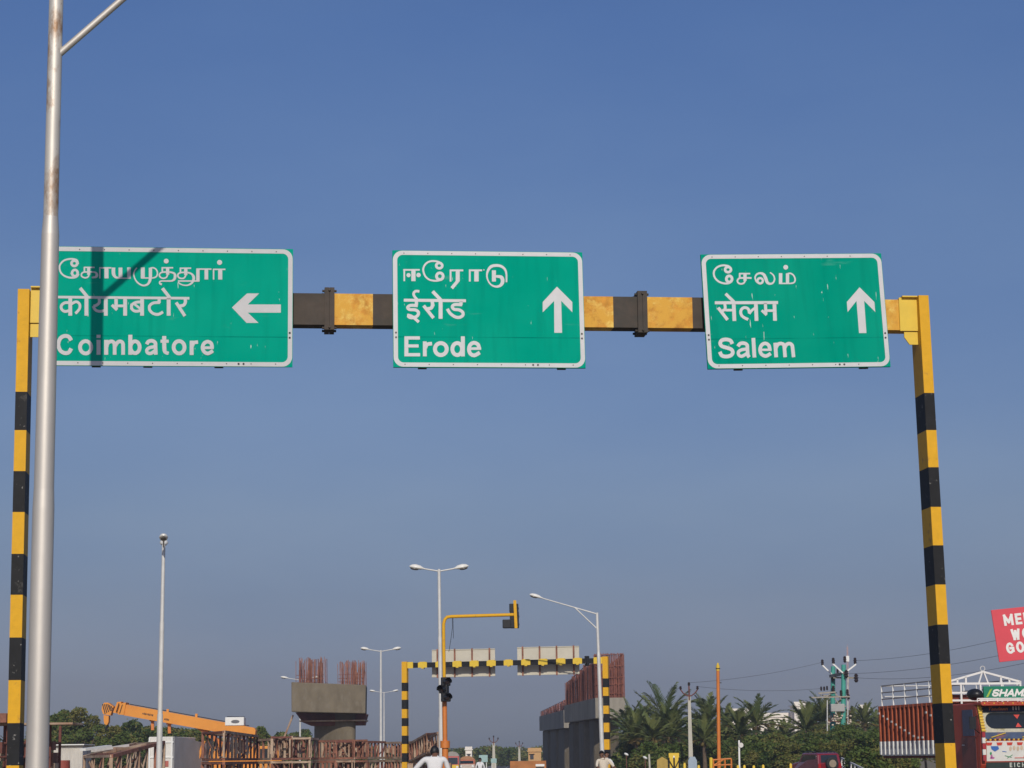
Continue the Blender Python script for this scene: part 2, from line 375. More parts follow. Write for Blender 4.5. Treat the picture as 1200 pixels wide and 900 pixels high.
class Letters:
    """ribbon strokes drawn on a sign face; input in enlarged-tracing units (origin, scale)"""
    def __init__(s, M, y0): s.M = M; s.y0 = y0; s.mb = MB(); s.k = 0
    def mp(s, o, sc, x, y, dy): 
        p = on_plane(s.M, -.0154, o[0] + x / sc, o[1] + y / sc); return Vector((p.x, s.y0 - dy, p.z))
    def stroke(s, o, sc, wd, *pts, closed=False):
        pts = list(pts); ws = wd if isinstance(wd, (list, tuple)) else [wd] * len(pts)
        if len(ws) != len(pts):
            ws = [ws[min(len(ws) - 1, int(i * len(ws) / len(pts)))] for i in range(len(pts))]
        if closed: pts = pts
        elif len(pts) > 2: pts, ws = cat_rom(pts, ws)
        s.k += 1; dy = .0004 * (s.k % 9)
        L, Rr = [], []; n = len(pts)
        for i, p in enumerate(pts):
            if closed: a, b = pts[i - 1], pts[(i + 1) % n]
            else: a, b = pts[max(i - 1, 0)], pts[min(i + 1, n - 1)]
            dx, dyy = b[0] - a[0], b[1] - a[1]; l = math.hypot(dx, dyy) or 1; nx, ny = -dyy / l * ws[i] / 2, dx / l * ws[i] / 2
            L.append(s.mp(o, sc, p[0] + nx, p[1] + ny, dy)); Rr.append(s.mp(o, sc, p[0] - nx, p[1] - ny, dy))
        for i in range(n if closed else n - 1):
            j = (i + 1) % n; s.mb.face([L[i], L[j], Rr[j], Rr[i]])
    def ring(s, o, sc, wd, c, rx, ry):
        s.stroke(o, sc, wd, *[(c[0] + rx * math.cos(2 * math.pi * k / 28), c[1] + ry * math.sin(2 * math.pi * k / 28)) for k in range(28)], closed=True)
    def dot(s, o, sc, c, r):
        s.k += 1; dy = .0004 * (s.k % 9)
        s.mb.face([s.mp(o, sc, c[0] + r * math.cos(2 * math.pi * k / 20), c[1] + r * math.sin(2 * math.pi * k / 20), dy) for k in range(20)])
    def poly(s, o, sc, pts):
        s.mb.face([s.mp(o, sc, x, y, 0) for x, y in pts])
def road_sign(label, c, w_, h_, tilt, yaw, rol, gm, supports):
    M = Matrix.Translation(c) @ Matrix.Rotation(yaw, 4, 'Z') @ Matrix.Rotation(tilt, 4, 'X') @ Matrix.Rotation(rol, 4, 'Y')
    t = thing('road_sign', label, 'road sign', M=M, group='green direction signs on the gantry')
    b = MB(); b.box((0, 0, 0), (w_, .03, h_)); b.build('panel', gm, t, world=False)
    # rounded white border
    def rr(x, z, r):
        o = []
        for cx, cz, a0 in ((x - r, z - r, 0), (-x + r, z - r, 90), (-x + r, -z + r, 180), (x - r, -z + r, 270)):
            for k in range(9): a = R_(a0 + k * 11.25); o.append((cx + r * math.cos(a), cz + r * math.sin(a)))
        return o
    A = rr(w_ / 2 - .004, h_ / 2 - .004, .10); B = rr(w_ / 2 - .049, h_ / 2 - .049, .06); m = MB()
    for i in range(len(A)):
        j = (i + 1) % len(A); y = -.0172
        m.face([(A[i][0], y, A[i][1]), (A[j][0], y, A[j][1]), (B[j][0], y, B[j][1]), (B[i][0], y, B[i][1])])
    rv = m      # the border carries its fixing rivets
    for k in range(int(w_ / .25)):
        x = -w_ / 2 + .12 + k * .25
        for z in (h_ / 2 - .03, -h_ / 2 + .03): rv.tube([(x, -.0205, z), (x, -.0172, z)], .006, 6, 1)
    for x, z in ((w_ / 2 - .03, -.31), (w_ / 2 - .03, -.26), (-w_ / 2 + .03, -.31), (-w_ / 2 + .03, -.26)): rv.tube([(x, -.021, z), (x, -.0172, z)], .011, 8, 1)
    for x in (w_ / 2 - .55, w_ / 2 - .5): rv.tube([(x, -.021, -h_ / 2 + .03), (x, -.0172, -h_ / 2 + .03)], .011, 8, 1)
    m.build('border', [letter, blackpl], t, world=False)
    for x in supports:
        s_ = MB(); s_.box((x, .045, -.032), (.08, .055, h_ - .06)); s_.box((x, .02, -h_ / 2 - .006), (.09, .02, .012)); s_.build('stiffener', beamdark, t, world=False)
    return t, M
def finish(L, t): L.mb.build('lettering', letter, t, world=False, recalc=False)

t1, M1 = road_sign('widest green sign, reading Coimbatore with an arrow pointing left', (-3.518, 20.972, 6.095), 2.543, 1.228, R_(4.5), R_(6.17), R_(-.09), greens[0], (-.72, -.2, .52))
L = Letters(M1, -.0168); A = ((60, 296), 10.909); B = ((160, 296), 10.909); E = ((60, 335), 7.0588); H = ((150, 385), 6.1538); Z1 = ((0, 280), 3.3333)
s = L.stroke
s(*A, [24, 24, 22, 22, 22, 22, 22, 22, 22, 24, 26, 30, 34], (345, 150), (330, 100), (280, 82), (220, 84), (160, 104), (117, 150), (106, 195), (121, 250), (160, 292), (220, 317), (280, 320), (328, 303), (345, 270))
L.ring(*A, 32, (296, 138), 36, 34); L.ring(*A, 32, (303, 262), 36, 40)
s(*A, 18, (420, 190), (555, 190)); s(*A, 20, (425, 185), (425, 248)); s(*A, 40, (480, 190), (480, 285))
s(*A, 20, (480, 250), (420, 250), (392, 268), (387, 295), (405, 315), (440, 323), (472, 310), (485, 275))
s(*A, [18, 18, 26, 36, 30, 18], (490, 248), (548, 250), (578, 265), (584, 290), (570, 312), (520, 320))
s(*A, 16, (622, 330), (622, 195)); s(*A, 18, (614, 196), (770, 196)); s(*A, 52, (707, 196), (707, 330))
s(*A, [45, 45, 30, 18], (797, 192), (797, 270), (825, 315), (880, 325)); s(*A, 48, (886, 192), (886, 320)); s(*A, 15, (870, 328), (1018, 328)); s(*A, 46, (995, 190), (995, 334))
s(*B, [12, 14, 16, 18, 20, 22, 24, 28, 36, 40], (5, 195), (-25, 235), (-35, 285), (-15, 345), (20, 390), (70, 418), (110, 420), (150, 398), (172, 355), (178, 310)); s(*B, 42, (178, 195), (178, 315))
s(*B, 50, (80, 190), (80, 325)); s(*B, 16, (56, 325), (215, 325)); s(*B, 18, (178, 198), (215, 195), (250, 215), (268, 260), (255, 305), (215, 325))
s(*B, 18, (320, 195), (468, 195)); s(*B, 20, (330, 190), (330, 252)); s(*B, 42, (398, 195), (398, 282))
s(*B, 20, (400, 278), (380, 318), (340, 330), (305, 315), (292, 287), (310, 260), (350, 250), (425, 250)); s(*B, [20, 26, 36, 30, 20, 18, 18, 20, 22, 28], (425, 250), (478, 265), (494, 300), (482, 343), (448, 362), (380, 364), (312, 366), (296, 382), (302, 400), (324, 406))
L.dot(*B, (380, 110), 31)
s(*B, 18, (552, 200), (698, 200)); s(*B, 20, (562, 195), (562, 258)); s(*B, 42, (630, 200), (630, 287))
s(*B, 20, (632, 283), (612, 322), (575, 332), (540, 318), (527, 290), (545, 264), (585, 254), (655, 255)); s(*B, [20, 24, 34, 34, 26, 18, 16, 16, 16], (655, 255), (702, 272), (730, 310), (728, 350), (705, 390), (660, 416), (610, 418), (562, 403), (533, 378))
s(*B, 18, (530, 364), (800, 364)); s(*B, 42, (785, 372), (785, 205)); s(*B, 18, (764, 212), (958, 212)); s(*B, 46, (893, 212), (893, 345))
s(*B, 18, (985, 345), (985, 210)); s(*B, 18, (978, 215), (1136, 215)); s(*B, 52, (1070, 215), (1070, 345)); L.dot(*B, (1062, 126), 32)
# Devanagari line
s(*E, 21, (52, 93), (1143, 103)); s(*E, 31, (158, 95), (158, 247)); s(*E, 23, (158, 140), (112, 141), (84, 165), (88, 195), (115, 212), (158, 202)); s(*E, 22, (165, 152), (205, 132), (234, 150), (236, 185), (215, 215), (200, 228))
s(*E, 32, (292, 95), (292, 247)); s(*E, 27, (300, 92), (240, 18)); s(*E, 31, (452, 98), (452, 247)); s(*E, 23, (395, 100), (398, 138), (375, 160), (350, 168)); s(*E, 22, (348, 168), (365, 198), (400, 211), (448, 203))
s(*E, 28, (537, 100), (537, 192)); s(*E, 24, (502, 158), (545, 200)); s(*E, 22, (525, 166), (610, 166)); s(*E, 31, (612, 100), (612, 247))
s(*E, 31, (752, 100), (752, 247)); s(*E, 23, (752, 133), (700, 137), (667, 160), (670, 193), (700, 210), (750, 202)); s(*E, 20, (690, 152), (738, 190))
s(*E, 26, (893, 100), (893, 142)); s(*E, 23, (900, 138), (845, 142), (814, 167), (817, 203), (845, 229), (885, 236), (925, 216)); s(*E, 32, (972, 102), (972, 247)); s(*E, 27, (980, 97), (920, 20))
s(*E, 26, (1107, 105), (1110, 135), (1095, 160), (1060, 168)); s(*E, 26, (1034, 138), (1106, 250))
# Latin line
s(*E, 32, (166, 452), (146, 422), (112, 415), (76, 435), (59, 485), (76, 535), (112, 556), (146, 550), (166, 518)); L.ring(*E, 31, (285, 508), 46, 51); s(*E, 33, (392, 447), (392, 570)); s(*E, 33, (392, 405), (392, 431))
s(*E, 33, (455, 447), (455, 570)); s(*E, 30, (458, 505), (470, 472), (498, 459), (520, 472), (525, 505), (525, 570)); s(*E, 30, (527, 505), (545, 472), (570, 459), (591, 472), (595, 505), (595, 570))
s(*E, 33, (655, 405), (655, 570)); L.ring(*E, 31, (694, 508), 38, 49); s(*E, 30, (790, 484), (805, 461), (835, 455), (860, 470), (863, 500), (866, 570)); s(*E, 27, (862, 503), (815, 511), (792, 530), (797, 553), (825, 558), (860, 535))
s(*E, [33, 33, 30, 26], (935, 415), (936, 515), (944, 548), (972, 558)); s(*E, 26, (905, 458), (972, 458)); L.ring(*E, 31, (1058, 508), 45, 51)
s(*H, 28, (459, 88), (459, 191)); s(*H, 25, (462, 130), (475, 103), (505, 98)); s(*H, 20, (536, 139), (618, 139)); s(*H, 26, (607, 142), (600, 108), (575, 95), (549, 108), (538, 138), (550, 168), (578, 180), (613, 160))
L.poly(*Z1, [(906, 268), (965, 213), (1012, 213), (968, 256), (1097, 256), (1097, 288), (968, 288), (1010, 328), (963, 328)]); finish(L, t1)

t2, M2 = road_sign('green sign in the middle reading Erode with an upward arrow', (-.233, 21.324, 6.105), 2.001, 1.253, R_(-2.74), R_(6.43), R_(-.22), greens[1], (-.7, .75))
L = Letters(M2, -.0168); s = L.stroke; C = ((465, 300), 8.5714); F = ((465, 338), 10.0); Z2 = ((440, 280), 3.0)
s(*C, 16, (75, 253), (75, 133)); s(*C, 16, (65, 140), (230, 140)); s(*C, 42, (167, 140), (167, 253)); L.dot(*C, (118, 193), 21); L.dot(*C, (218, 192), 22)
s(*C, 18, (458, 115), (440, 72), (400, 55), (345, 53), (300, 71), (271, 110), (266, 150), (286, 204), (325, 238), (380, 250), (430, 245), (460, 225)); L.ring(*C, 26, (426, 98), 30, 27); L.ring(*C, 28, (432, 205), 33, 34)
s(*C, 18, (540, 257), (540, 140)); s(*C, 18, (531, 145), (667, 145)); s(*C, 40, (612, 145), (612, 255)); s(*C, 32, (617, 246), (552, 324)); s(*C, 18, (733, 257), (733, 140)); s(*C, 18, (724, 145), (856, 145)); s(*C, 44, (800, 145), (800, 257))
s(*C, [16, 18, 22, 26, 28, 30, 24, 16, 14, 16, 20, 26, 34, 38, 34, 22], (1101, 265), (1100, 185), (1088, 140), (1055, 108), (1005, 96), (950, 106), (917, 145), (905, 195), (915, 245), (945, 288), (990, 308), (1032, 302), (1058, 275), (1062, 240), (1045, 212), (990, 205)); s(*C, 40, (975, 145), (975, 258)); L.dot(*C, (875, 140), 6)
s(*F, 34, (82, 138), (810, 145)); s(*F, 38, (230, 140), (229, 200)); s(*F, 36, (245, 203), (160, 200), (128, 224), (150, 248), (215, 252), (252, 278), (244, 318), (200, 342), (152, 340), (130, 320)); s(*F, 34, (122, 312), (180, 330), (258, 395)); s(*F, 30, (238, 130), (205, 92), (198, 58), (222, 33), (264, 36))
s(*F, 40, (415, 150), (418, 198), (400, 232), (350, 242)); s(*F, 38, (314, 203), (430, 348)); s(*F, 46, (513, 145), (513, 357)); s(*F, 40, (515, 135), (420, 35))
s(*F, 38, (753, 150), (752, 192)); s(*F, 36, (765, 193), (680, 190), (650, 215), (672, 245), (730, 252), (772, 280), (772, 318), (730, 340), (680, 332), (625, 292), (592, 240))
s(*F, 46, (112, 562), (112, 797)); s(*F, 38, (90, 581), (270, 581)); s(*F, 36, (90, 675), (255, 675)); s(*F, 38, (90, 778), (273, 778)); s(*F, 44, (328, 622), (328, 797)); s(*F, 42, (335, 700), (355, 658), (412, 648))
L.ring(*F, 46, (516, 711), 69, 70); s(*F, 46, (774, 562), (774, 797)); L.ring(*F, 45, (708, 711), 57, 70); s(*F, 30, (840, 706), (988, 706)); s(*F, 44, (965, 716), (952, 660), (905, 638), (862, 660), (845, 712), (862, 765), (910, 785), (972, 752))
L.poly(*Z2, [(638, 168), (692, 222), (692, 258), (653, 218), (656, 330), (629, 330), (628, 218), (588, 258), (588, 222)]); finish(L, t2)

t3, M3 = road_sign('green sign nearest the right post, reading Salem with an upward arrow', (3.007, 21.661, 6.123), 1.963, 1.251, R_(-3.6), R_(6.19), R_(-1.21), greens[2], (-.65, .7))
L = Letters(M3, -.0168); s = L.stroke; D = ((825, 303), 10.0); Q = ((830, 340), 10.226); Z3 = ((800, 280), 3.0)
s(*D, 22, (322, 145), (300, 98), (255, 82), (200, 83), (150, 106), (117, 150), (119, 205), (150, 253), (200, 283), (260, 293), (310, 280), (332, 250)); L.ring(*D, 30, (281, 130), 34, 31); L.ring(*D, 32, (295, 240), 33, 36)
s(*D, 18, (410, 178), (540, 178)); s(*D, 20, (418, 172), (418, 232)); s(*D, 38, (480, 178), (480, 262)); s(*D, 20, (482, 258), (465, 288), (430, 298), (400, 285), (391, 260), (406, 237), (440, 229), (556, 229))
L.ring(*D, 26, (657, 262), 31, 31); s(*D, [22, 20, 18, 20, 24, 34, 40, 34, 24, 20, 18, 16, 14], (640, 290), (612, 265), (599, 220), (620, 184), (660, 172), (700, 188), (722, 232), (742, 280), (775, 296), (808, 284), (826, 245), (814, 197), (773, 163))
s(*D, 40, (897, 172), (897, 296)); s(*D, 16, (878, 292), (1025, 292)); s(*D, 38, (978, 174), (978, 296)); s(*D, 18, (978, 178), (1015, 175), (1050, 200), (1067, 245), (1055, 280), (1018, 292)); L.dot(*D, (957, 103), 28)
s(*Q, 36, (78, 153), (835, 150)); s(*Q, 34, (195, 155), (202, 215), (190, 238), (168, 248)); s(*Q, 38, (118, 212), (230, 358)); s(*Q, 30, (205, 240), (305, 240)); s(*Q, 44, (304, 150), (313, 370)); s(*Q, 36, (308, 142), (207, 44))
s(*Q, 44, (569, 155), (578, 369)); s(*Q, 30, (560, 215), (520, 245), (490, 285)); s(*Q, 34, (492, 280), (480, 230), (440, 210), (402, 226), (388, 265), (402, 308), (440, 336), (478, 352))
s(*Q, 36, (683, 155), (690, 295)); s(*Q, 32, (640, 243), (698, 300)); s(*Q, 30, (680, 247), (798, 247)); s(*Q, 44, (792, 155), (800, 367))
s(*Q, 44, (287, 645), (265, 605), (210, 591), (160, 604), (143, 640), (165, 673), (225, 692), (278, 713), (293, 752), (268, 784), (215, 796), (162, 784), (138, 740)); s(*Q, 42, (355, 675), (380, 643), (425, 636), (463, 656), (468, 700), (474, 775), (490, 805)); s(*Q, 38, (468, 706), (402, 715), (362, 740), (366, 778), (402, 793), (462, 760))
s(*Q, 44, (539, 574), (553, 808)); s(*Q, 28, (615, 716), (758, 716)); s(*Q, 42, (737, 722), (724, 663), (680, 639), (637, 662), (620, 715), (637, 768), (690, 791), (748, 760)); s(*Q, 44, (801, 632), (813, 806))
s(*Q, 42, (808, 700), (830, 655), (868, 641), (903, 655), (911, 695), (920, 805)); s(*Q, 42, (912, 700), (935, 655), (973, 641), (1003, 660), (1011, 700), (1022, 804))
L.poly(*Z3, [(622, 170), (674, 222), (677, 257), (638, 218), (646, 331), (620, 331), (611, 218), (580, 257), (577, 222)]); finish(L, t3)

# ---------------------------------------------------------------- street lamps
def lamp_head(p, d, ln, parent, r=.13):
    """cobra-head luminaire starting at p, pointing along d"""
    d = Vector(d).normalized(); M = Matrix.Rotation(math.atan2(d.y, d.x), 4, 'Z') @ Matrix.Rotation(-math.asin(d.z), 4, 'Y'); M3 = M.to_3x3()
    h = MB(); prof = [(0, .035, .03), (.12, .05, .045), (.3, .8 * r, .7 * r), (.62, r, .85 * r), (.85, .8 * r, .65 * r), (1, .25 * r, .2 * r)]
    n0 = 0; seg = 14
    for t, a, b in prof:
        for k in range(seg):
            an = 2 * math.pi * k / seg; z = b * math.sin(an)
            h.v.append(Vector(p) + M3 @ Vector((t * ln, a * math.cos(an), z if z > 0 else z * .55)))
    for i in range(len(prof) - 1):
        for k in range(seg):
            k2 = (k + 1) % seg; h.f.append((i * seg + k, i * seg + k2, (i + 1) * seg + k2, (i + 1) * seg + k)); h.m.append(0); h.s.append(True)
    h.f.append(tuple(range((len(prof) - 1) * seg, len(prof) * seg))); h.m.append(0); h.s.append(False)
    h.f.append(tuple(range(seg))[::-1]); h.m.append(0); h.s.append(False)
    o = h.build('lamp_head', lampw, parent)
    g = MB(); g.ell(Vector(p) + M3 @ Vector((ln * .66, 0, -.42 * r)), (ln * .27, r * .62, r * .33), M=M3); g.build('lens', lampd, o)

def single_arm_lamp(label, base, top, secs, arm_d, arm_len, brace_drop, brace_out, mats, group, head=True):
    """secs: (height, radius) pairs up the pole"""
    base, top = Vector(base), Vector(top)
    t = thing('street_lamp', label, 'street lamp', loc=base, group=group)
    ax = (top - base); H = ax.length; ax.normalize()
    m = MB()
    for (h0, r0, h1, r1, mi) in secs: m.tube([base + ax * h0, base + ax * h1], [r0, r1], 28, mi)
    for (a, b) in zip(secs[:-1], secs[1:]): m.tube([base + ax * (a[2] - .004), base + ax * (a[2] + .16)], [a[3] + .0003, b[1] + .0004], 28, a[4])
    po = m.build('pole', mats, t)
    bp = MB(); bp.box(base + Vector((0, 0, .015)), (.42, .42, .03)); bp.build('base_plate', galv, po)
    r1 = secs[-1][3]; ad = Vector(arm_d).normalized()
    a0 = top - ax * .06; a1 = a0 + ad * arm_len
    a = MB(); a.tube([a0, a0 + ad * .8, a1], [r1 * .55, r1 * .5, r1 * .42], 14); a.build('arm', mats[0], t)
    b = MB(); b.tube([top - ax * brace_drop, a0 + ad * brace_out], r1 * .5, 14); b.build('brace', mats[0], t)
    if head: lamp_head(a1 - ad * .08, ad, .62, t)
    return t
Yn = 18.0
nb = P(43.4, 895, Yn); nt_ = P(64.2, 68, Yn); ax = (nt_ - nb).normalized()
base = nb - ax * (nb.z / ax.z); tp = nt_ + ax * .72
zof = lambda py: (P(55, py, Yn).z) / ax.z
single_arm_lamp('tall silver street lamp in the foreground, its paint rusting near the top', base, tp,
    [(0, .099, zof(596), .093, 0), (zof(596), .087, zof(275), .077, 0), (zof(275), .0655, (tp - base).length, .063, 1)],
    (math.cos(R_(15)), 0.0, math.sin(R_(15))), 2.9, .72, 1.05, [silver, silverrust], 'single arm street lamps')
Yl = 95
tp = P(699.6, 718, Yl); base = P(706.5, 884, Yl); base.z = 0
tip = P(634, 699, Yl)
single_arm_lamp('single arm street lamp in front of the far gantry, arm reaching left', base, tp,
    [(0, .10, 3.6, .095, 0), (3.6, .085, 6, .08, 0), (6, .068, (tp - base).length, .06, 0)],
    tip - tp, (tip - tp).length, .75, 1.05, [galv], 'single arm street lamps')

def double_lamp(label, px, pytop, Y, ang, arm=.62, hl=.6, rise=.17, lean=0, group='twin head street lamps', rr=.075):
    tp = P(px, pytop, Y); base = Vector((tp.x + lean, Y, 0)); t = thing('street_lamp', label, 'street lamp', loc=base, group=group)
    H = tp.z; m = MB(); q = lambda z: base.lerp(tp, z / H)
    m.tube([q(0), q(H * .35)], [rr * 1.35, rr * 1.3], 16); m.tube([q(H * .35 + .001), q(H * .7)], [rr * 1.12, rr * 1.05], 16); m.tube([q(H * .7 + .001), q(H)], [rr * .9, rr * .8], 16)
    m.build('pole', galv, t)
    for s_ in (-1, 1):
        d = Vector((math.cos(ang) * s_, math.sin(ang) * s_, rise)).normalized()
        a = MB(); a.tube([tp - Vector((0, 0, .08)), tp - Vector((0, 0, .08)) + d * arm], .03, 10); a.build('arm', galv, t)
        lamp_head(tp - Vector((0, 0, .08)) + d * (arm - .06), d, hl, t, .15)
    return t
double_lamp('twin head street lamp beside the orange signal mast', 514.5, 667, 81, R_(4), lean=.06)
double_lamp('twin head street lamp whose pole rises beside the crane boom, heads seen end on', 191.8, 638, 71, R_(99), lean=-.03, rise=.25)
double_lamp('nearer of the two twin head lamps between the pier and the far gantry', 446.3, 762, 140, R_(6), arm=.8, hl=.62)
double_lamp('most distant twin head lamp, low behind the nearer one by the pier', 450, 811, 230, R_(5), arm=.95, hl=.7)
double_lamp('twin head lamp half hidden behind the concrete pier and its rebar', 352, 796, 190, R_(5), arm=1.1, hl=.75)

# ---------------------------------------------------------------- far gantry seen from behind
def far_gantry():
    Ya, Yb = 101.0, 99.0
    pL = P(474.5, 777, Ya); pR = P(709.5, 771, Yb)
    ang = math.atan2(Yb - Ya, pR.x - pL.x)
    M = Matrix.Translation((pL.x, Ya, 0)) @ Matrix.Rotation(ang, 4, 'Z')
    t = thing('sign_gantry', 'distant black and yellow gantry seen from behind, beside the rebar topped piers', 'gantry', M=M)
    W = math.hypot(pR.x - pL.x, Yb - Ya); zl, zr = pL.z, pR.z
    I = M.inverted()
    def lx(px, py): return on_plane(M, 0, px, py).x
    def pst(x0, x1, cuts, zt, first, lean):
        m = MB(); zs = [zt] + [on_plane(M, -.15, 474 if x0 < 1 else 708, y).z for y in cuts]
        z = zs[-1] - .42
        while z > .1: zs.append(z); z -= .42
        zs.append(.02); mi = first
        for a, b in zip(zs[:-1], zs[1:]):
            oa, ob = lean * a, lean * b
            m.hexa([(x0 + ob, -.15, b), (x1 + ob, -.15, b), (x1 + ob, .18, b), (x0 + ob, .18, b), (x0 + oa, -.15, a), (x1 + oa, -.15, a), (x1 + oa, .18, a), (x0 + oa, .18, a)], mi); mi = 1 - mi
        m.build('post', [yellow, black], t, world=False)
    pst(-.125, .125, (800, 810, 820, 831, 841.5, 851, 862, 872), zl + .06, 0, 0)
    pst(W - .125, W + .125, (795, 805.5, 815.5, 827, 836.5, 847, 858, 866.5, 878.5), zr + .06, 0, 0)
    def beamz(x): return zl + (zr - zl) * x / W
    b = MB(); cx = [.14] + [lx(p, 775) for p in (488, 503, 514, 525, 536, 544, 558, 566, 575, 587, 602, 610, 622, 633, 644, 650, 660, 670, 676, 688, 694)] + [W - .14]
    for i, (a, c) in enumerate(zip(cx[:-1], cx[1:])):
        za, zc = beamz(a), beamz(c)
        b.hexa([(a, -.05, za - .235), (c, -.05, zc - .235), (c, .15, zc - .235), (a, .15, za - .235), (a, -.05, za), (c, -.05, zc), (c, .15, zc), (a, .15, za)], 0)
    bo = b.build('beam', [black], t, world=False)
    for p in (495.5, 516, 536, 556, 576, 596, 616.5, 636.5, 657.5, 677):
        x = lx(p, 776); z = beamz(x) - .118
        c = MB(); c.box((x, -.06, z), (.44, .05, .25)); c.box((x, .05, z + .135), (.3, .26, .04)); c.box((x, .05, z - .14), (.12, .26, .06)); c.build('clamp', yellow2, bo, world=False)
    for x0, x1 in ((.14, .42), (W - .55, W - .14)):
        e = MB(); e.box(((x0 + x1) / 2, -.07, beamz(x0) - .11), (x1 - x0, .05, .3)); e.build('end_plate', yellow2, t, world=False)
    f = MB(); xx = lx(687.5, 773)
    for k in (-.05, .06): f.box((xx + k, .05, beamz(xx) - .118), (.06, .34, .46))
    f.build('splice_flange', black, bo, world=False)
    for (x0, x1, y0, y1, lab) in ((506, 580.3, 761.5, 792.3, 'left of the two blank sign backs on the distant gantry'), (606, 679, 758.5, 790, 'right of the two blank sign backs on the distant gantry')):
        a = on_plane(M, .5, x0, y0); c = on_plane(M, .5, x1, y1)
        sM = M @ Matrix.Translation(((a.x + c.x) / 2, .5, (a.z + c.z) / 2))
        s_ = thing('road_sign', lab, 'road sign', M=sM, group='backs of signs on the distant gantry')
        wv, hv = c.x - a.x, a.z - c.z
        p = MB(); p.box((0, .03, 0), (wv, .03, hv)); p.build('panel', [backsheet], s_, world=False)
        for k in range(4):
            xx = -wv / 2 + wv * (.09 + k * .275)
            r = MB(); r.box((xx, -.02, 0), (.07, .065, hv + .06)); r.box((xx, -.19, .02), (.06, .28, .05)); r.build('stiffener', rust, s_, world=False)
        fr = MB()
        for z in (hv / 2 - .02, -hv / 2 + .02): fr.box((0, -.001, z), (wv, .03, .035))
        fr.build('edge_angle', backsheet, s_, world=False)
far_gantry()

# ---------------------------------------------------------------- traffic signal mast
def signal_mast():
    Y = 66.0; pm = px_m(Y)
    base = P(521.5, 890, Y); base.z = 0; t = thing('traffic_signal', 'orange mast arm traffic signal with black lamps over the road', 'traffic signal', loc=base)
    el = P(519.8, 730, Y); m = MB()
    zt = P(520, 870, Y).z
    m.tube([base, Vector((base.x, Y, .02))], .2, 16); m.tube([base, P(521.6, 876, Y)], .10, 16); m.tube([P(521.6, 876.5, Y), P(521.5, 868, Y)], .15, 16); m.tube([P(521.5, 868.3, Y), P(520.6, 800, Y)], .075, 16)
    m.build('mast', orange_d, t)
    a = MB(); pts = [P(520.6, 800.3, Y), P(519.8, 740, Y), P(519.9, 731, Y), P(521.2, 726, Y), P(524, 723.2, Y), P(529, 722.5, Y), P(603, 720.3, Y)]
    a.tube(pts, .052, 14); a.build('mast_arm', yellow, t)
    bk = MB(); bk.bar(P(603.2, 703.5, Y - .1), P(604.8, 736.2, Y - .1), .09, .05); bk.build('hanger_bar', yellow, t)
    def unit(name, c, yaw, mb_face=1):
        """one black lamp housing, lens facing local -y"""
        M = Matrix.Translation(c) @ Matrix.Rotation(yaw, 4, 'Z')
        h = MB(); f = lambda p: M @ Vector(p)
        h.box(c, (.27, .2, .27), M=Matrix.Rotation(yaw, 3, 'Z'))
        # visor: tapered open half tube
        n = 14; r = .115
        for i in range(n):
            a0 = math.pi * (-.22 + 1.44 * i / n); a1 = math.pi * (-.22 + 1.44 * (i + 1) / n)
            l0 = .22 if 0 < i < n - 1 else .12
            h.face([f((r * math.cos(a0), -.1, r * math.sin(a0))), f((r * math.cos(a1), -.1, r * math.sin(a1))), f((r * math.cos(a1), -.1 - l0, r * math.sin(a1))), f((r * math.cos(a0), -.1 - l0, r * math.sin(a0)))])
        o = h.build('signal_head', blackpl, t, bevel=.02)
        l = MB(); l.ell(f((0, -.1, 0)), (.1, .035, .1), M=Matrix.Rotation(yaw, 3, 'Z')); l.build('lens', mat('dark_lens', (.03, .02, .02), .15, var=.2), o)
    for (x, y) in ((602.2, 712.6), (602.8, 721.6), (602.9, 731.2), (594.3, 731.2)): unit('h', P(x, y, Y + .08), R_(172))
    for (x, y, yw) in ((522.2, 798.8, 18), (520.4, 807.6, -22), (522.4, 817.2, 20)): unit('h', P(x, y, Y - .22), R_(yw))
    wr = MB()
    p0 = P(530, 723, Y); p1 = P(526, 764, Y)
    wr.tube([p0, P(530.2, 735, Y), P(528.2, 750, Y), p1], .008, 5); wr.tube([P(530.8, 723, Y), P(531.3, 748, Y)], .008, 5); wr.build('loose_cable', blackpl, t)
signal_mast()

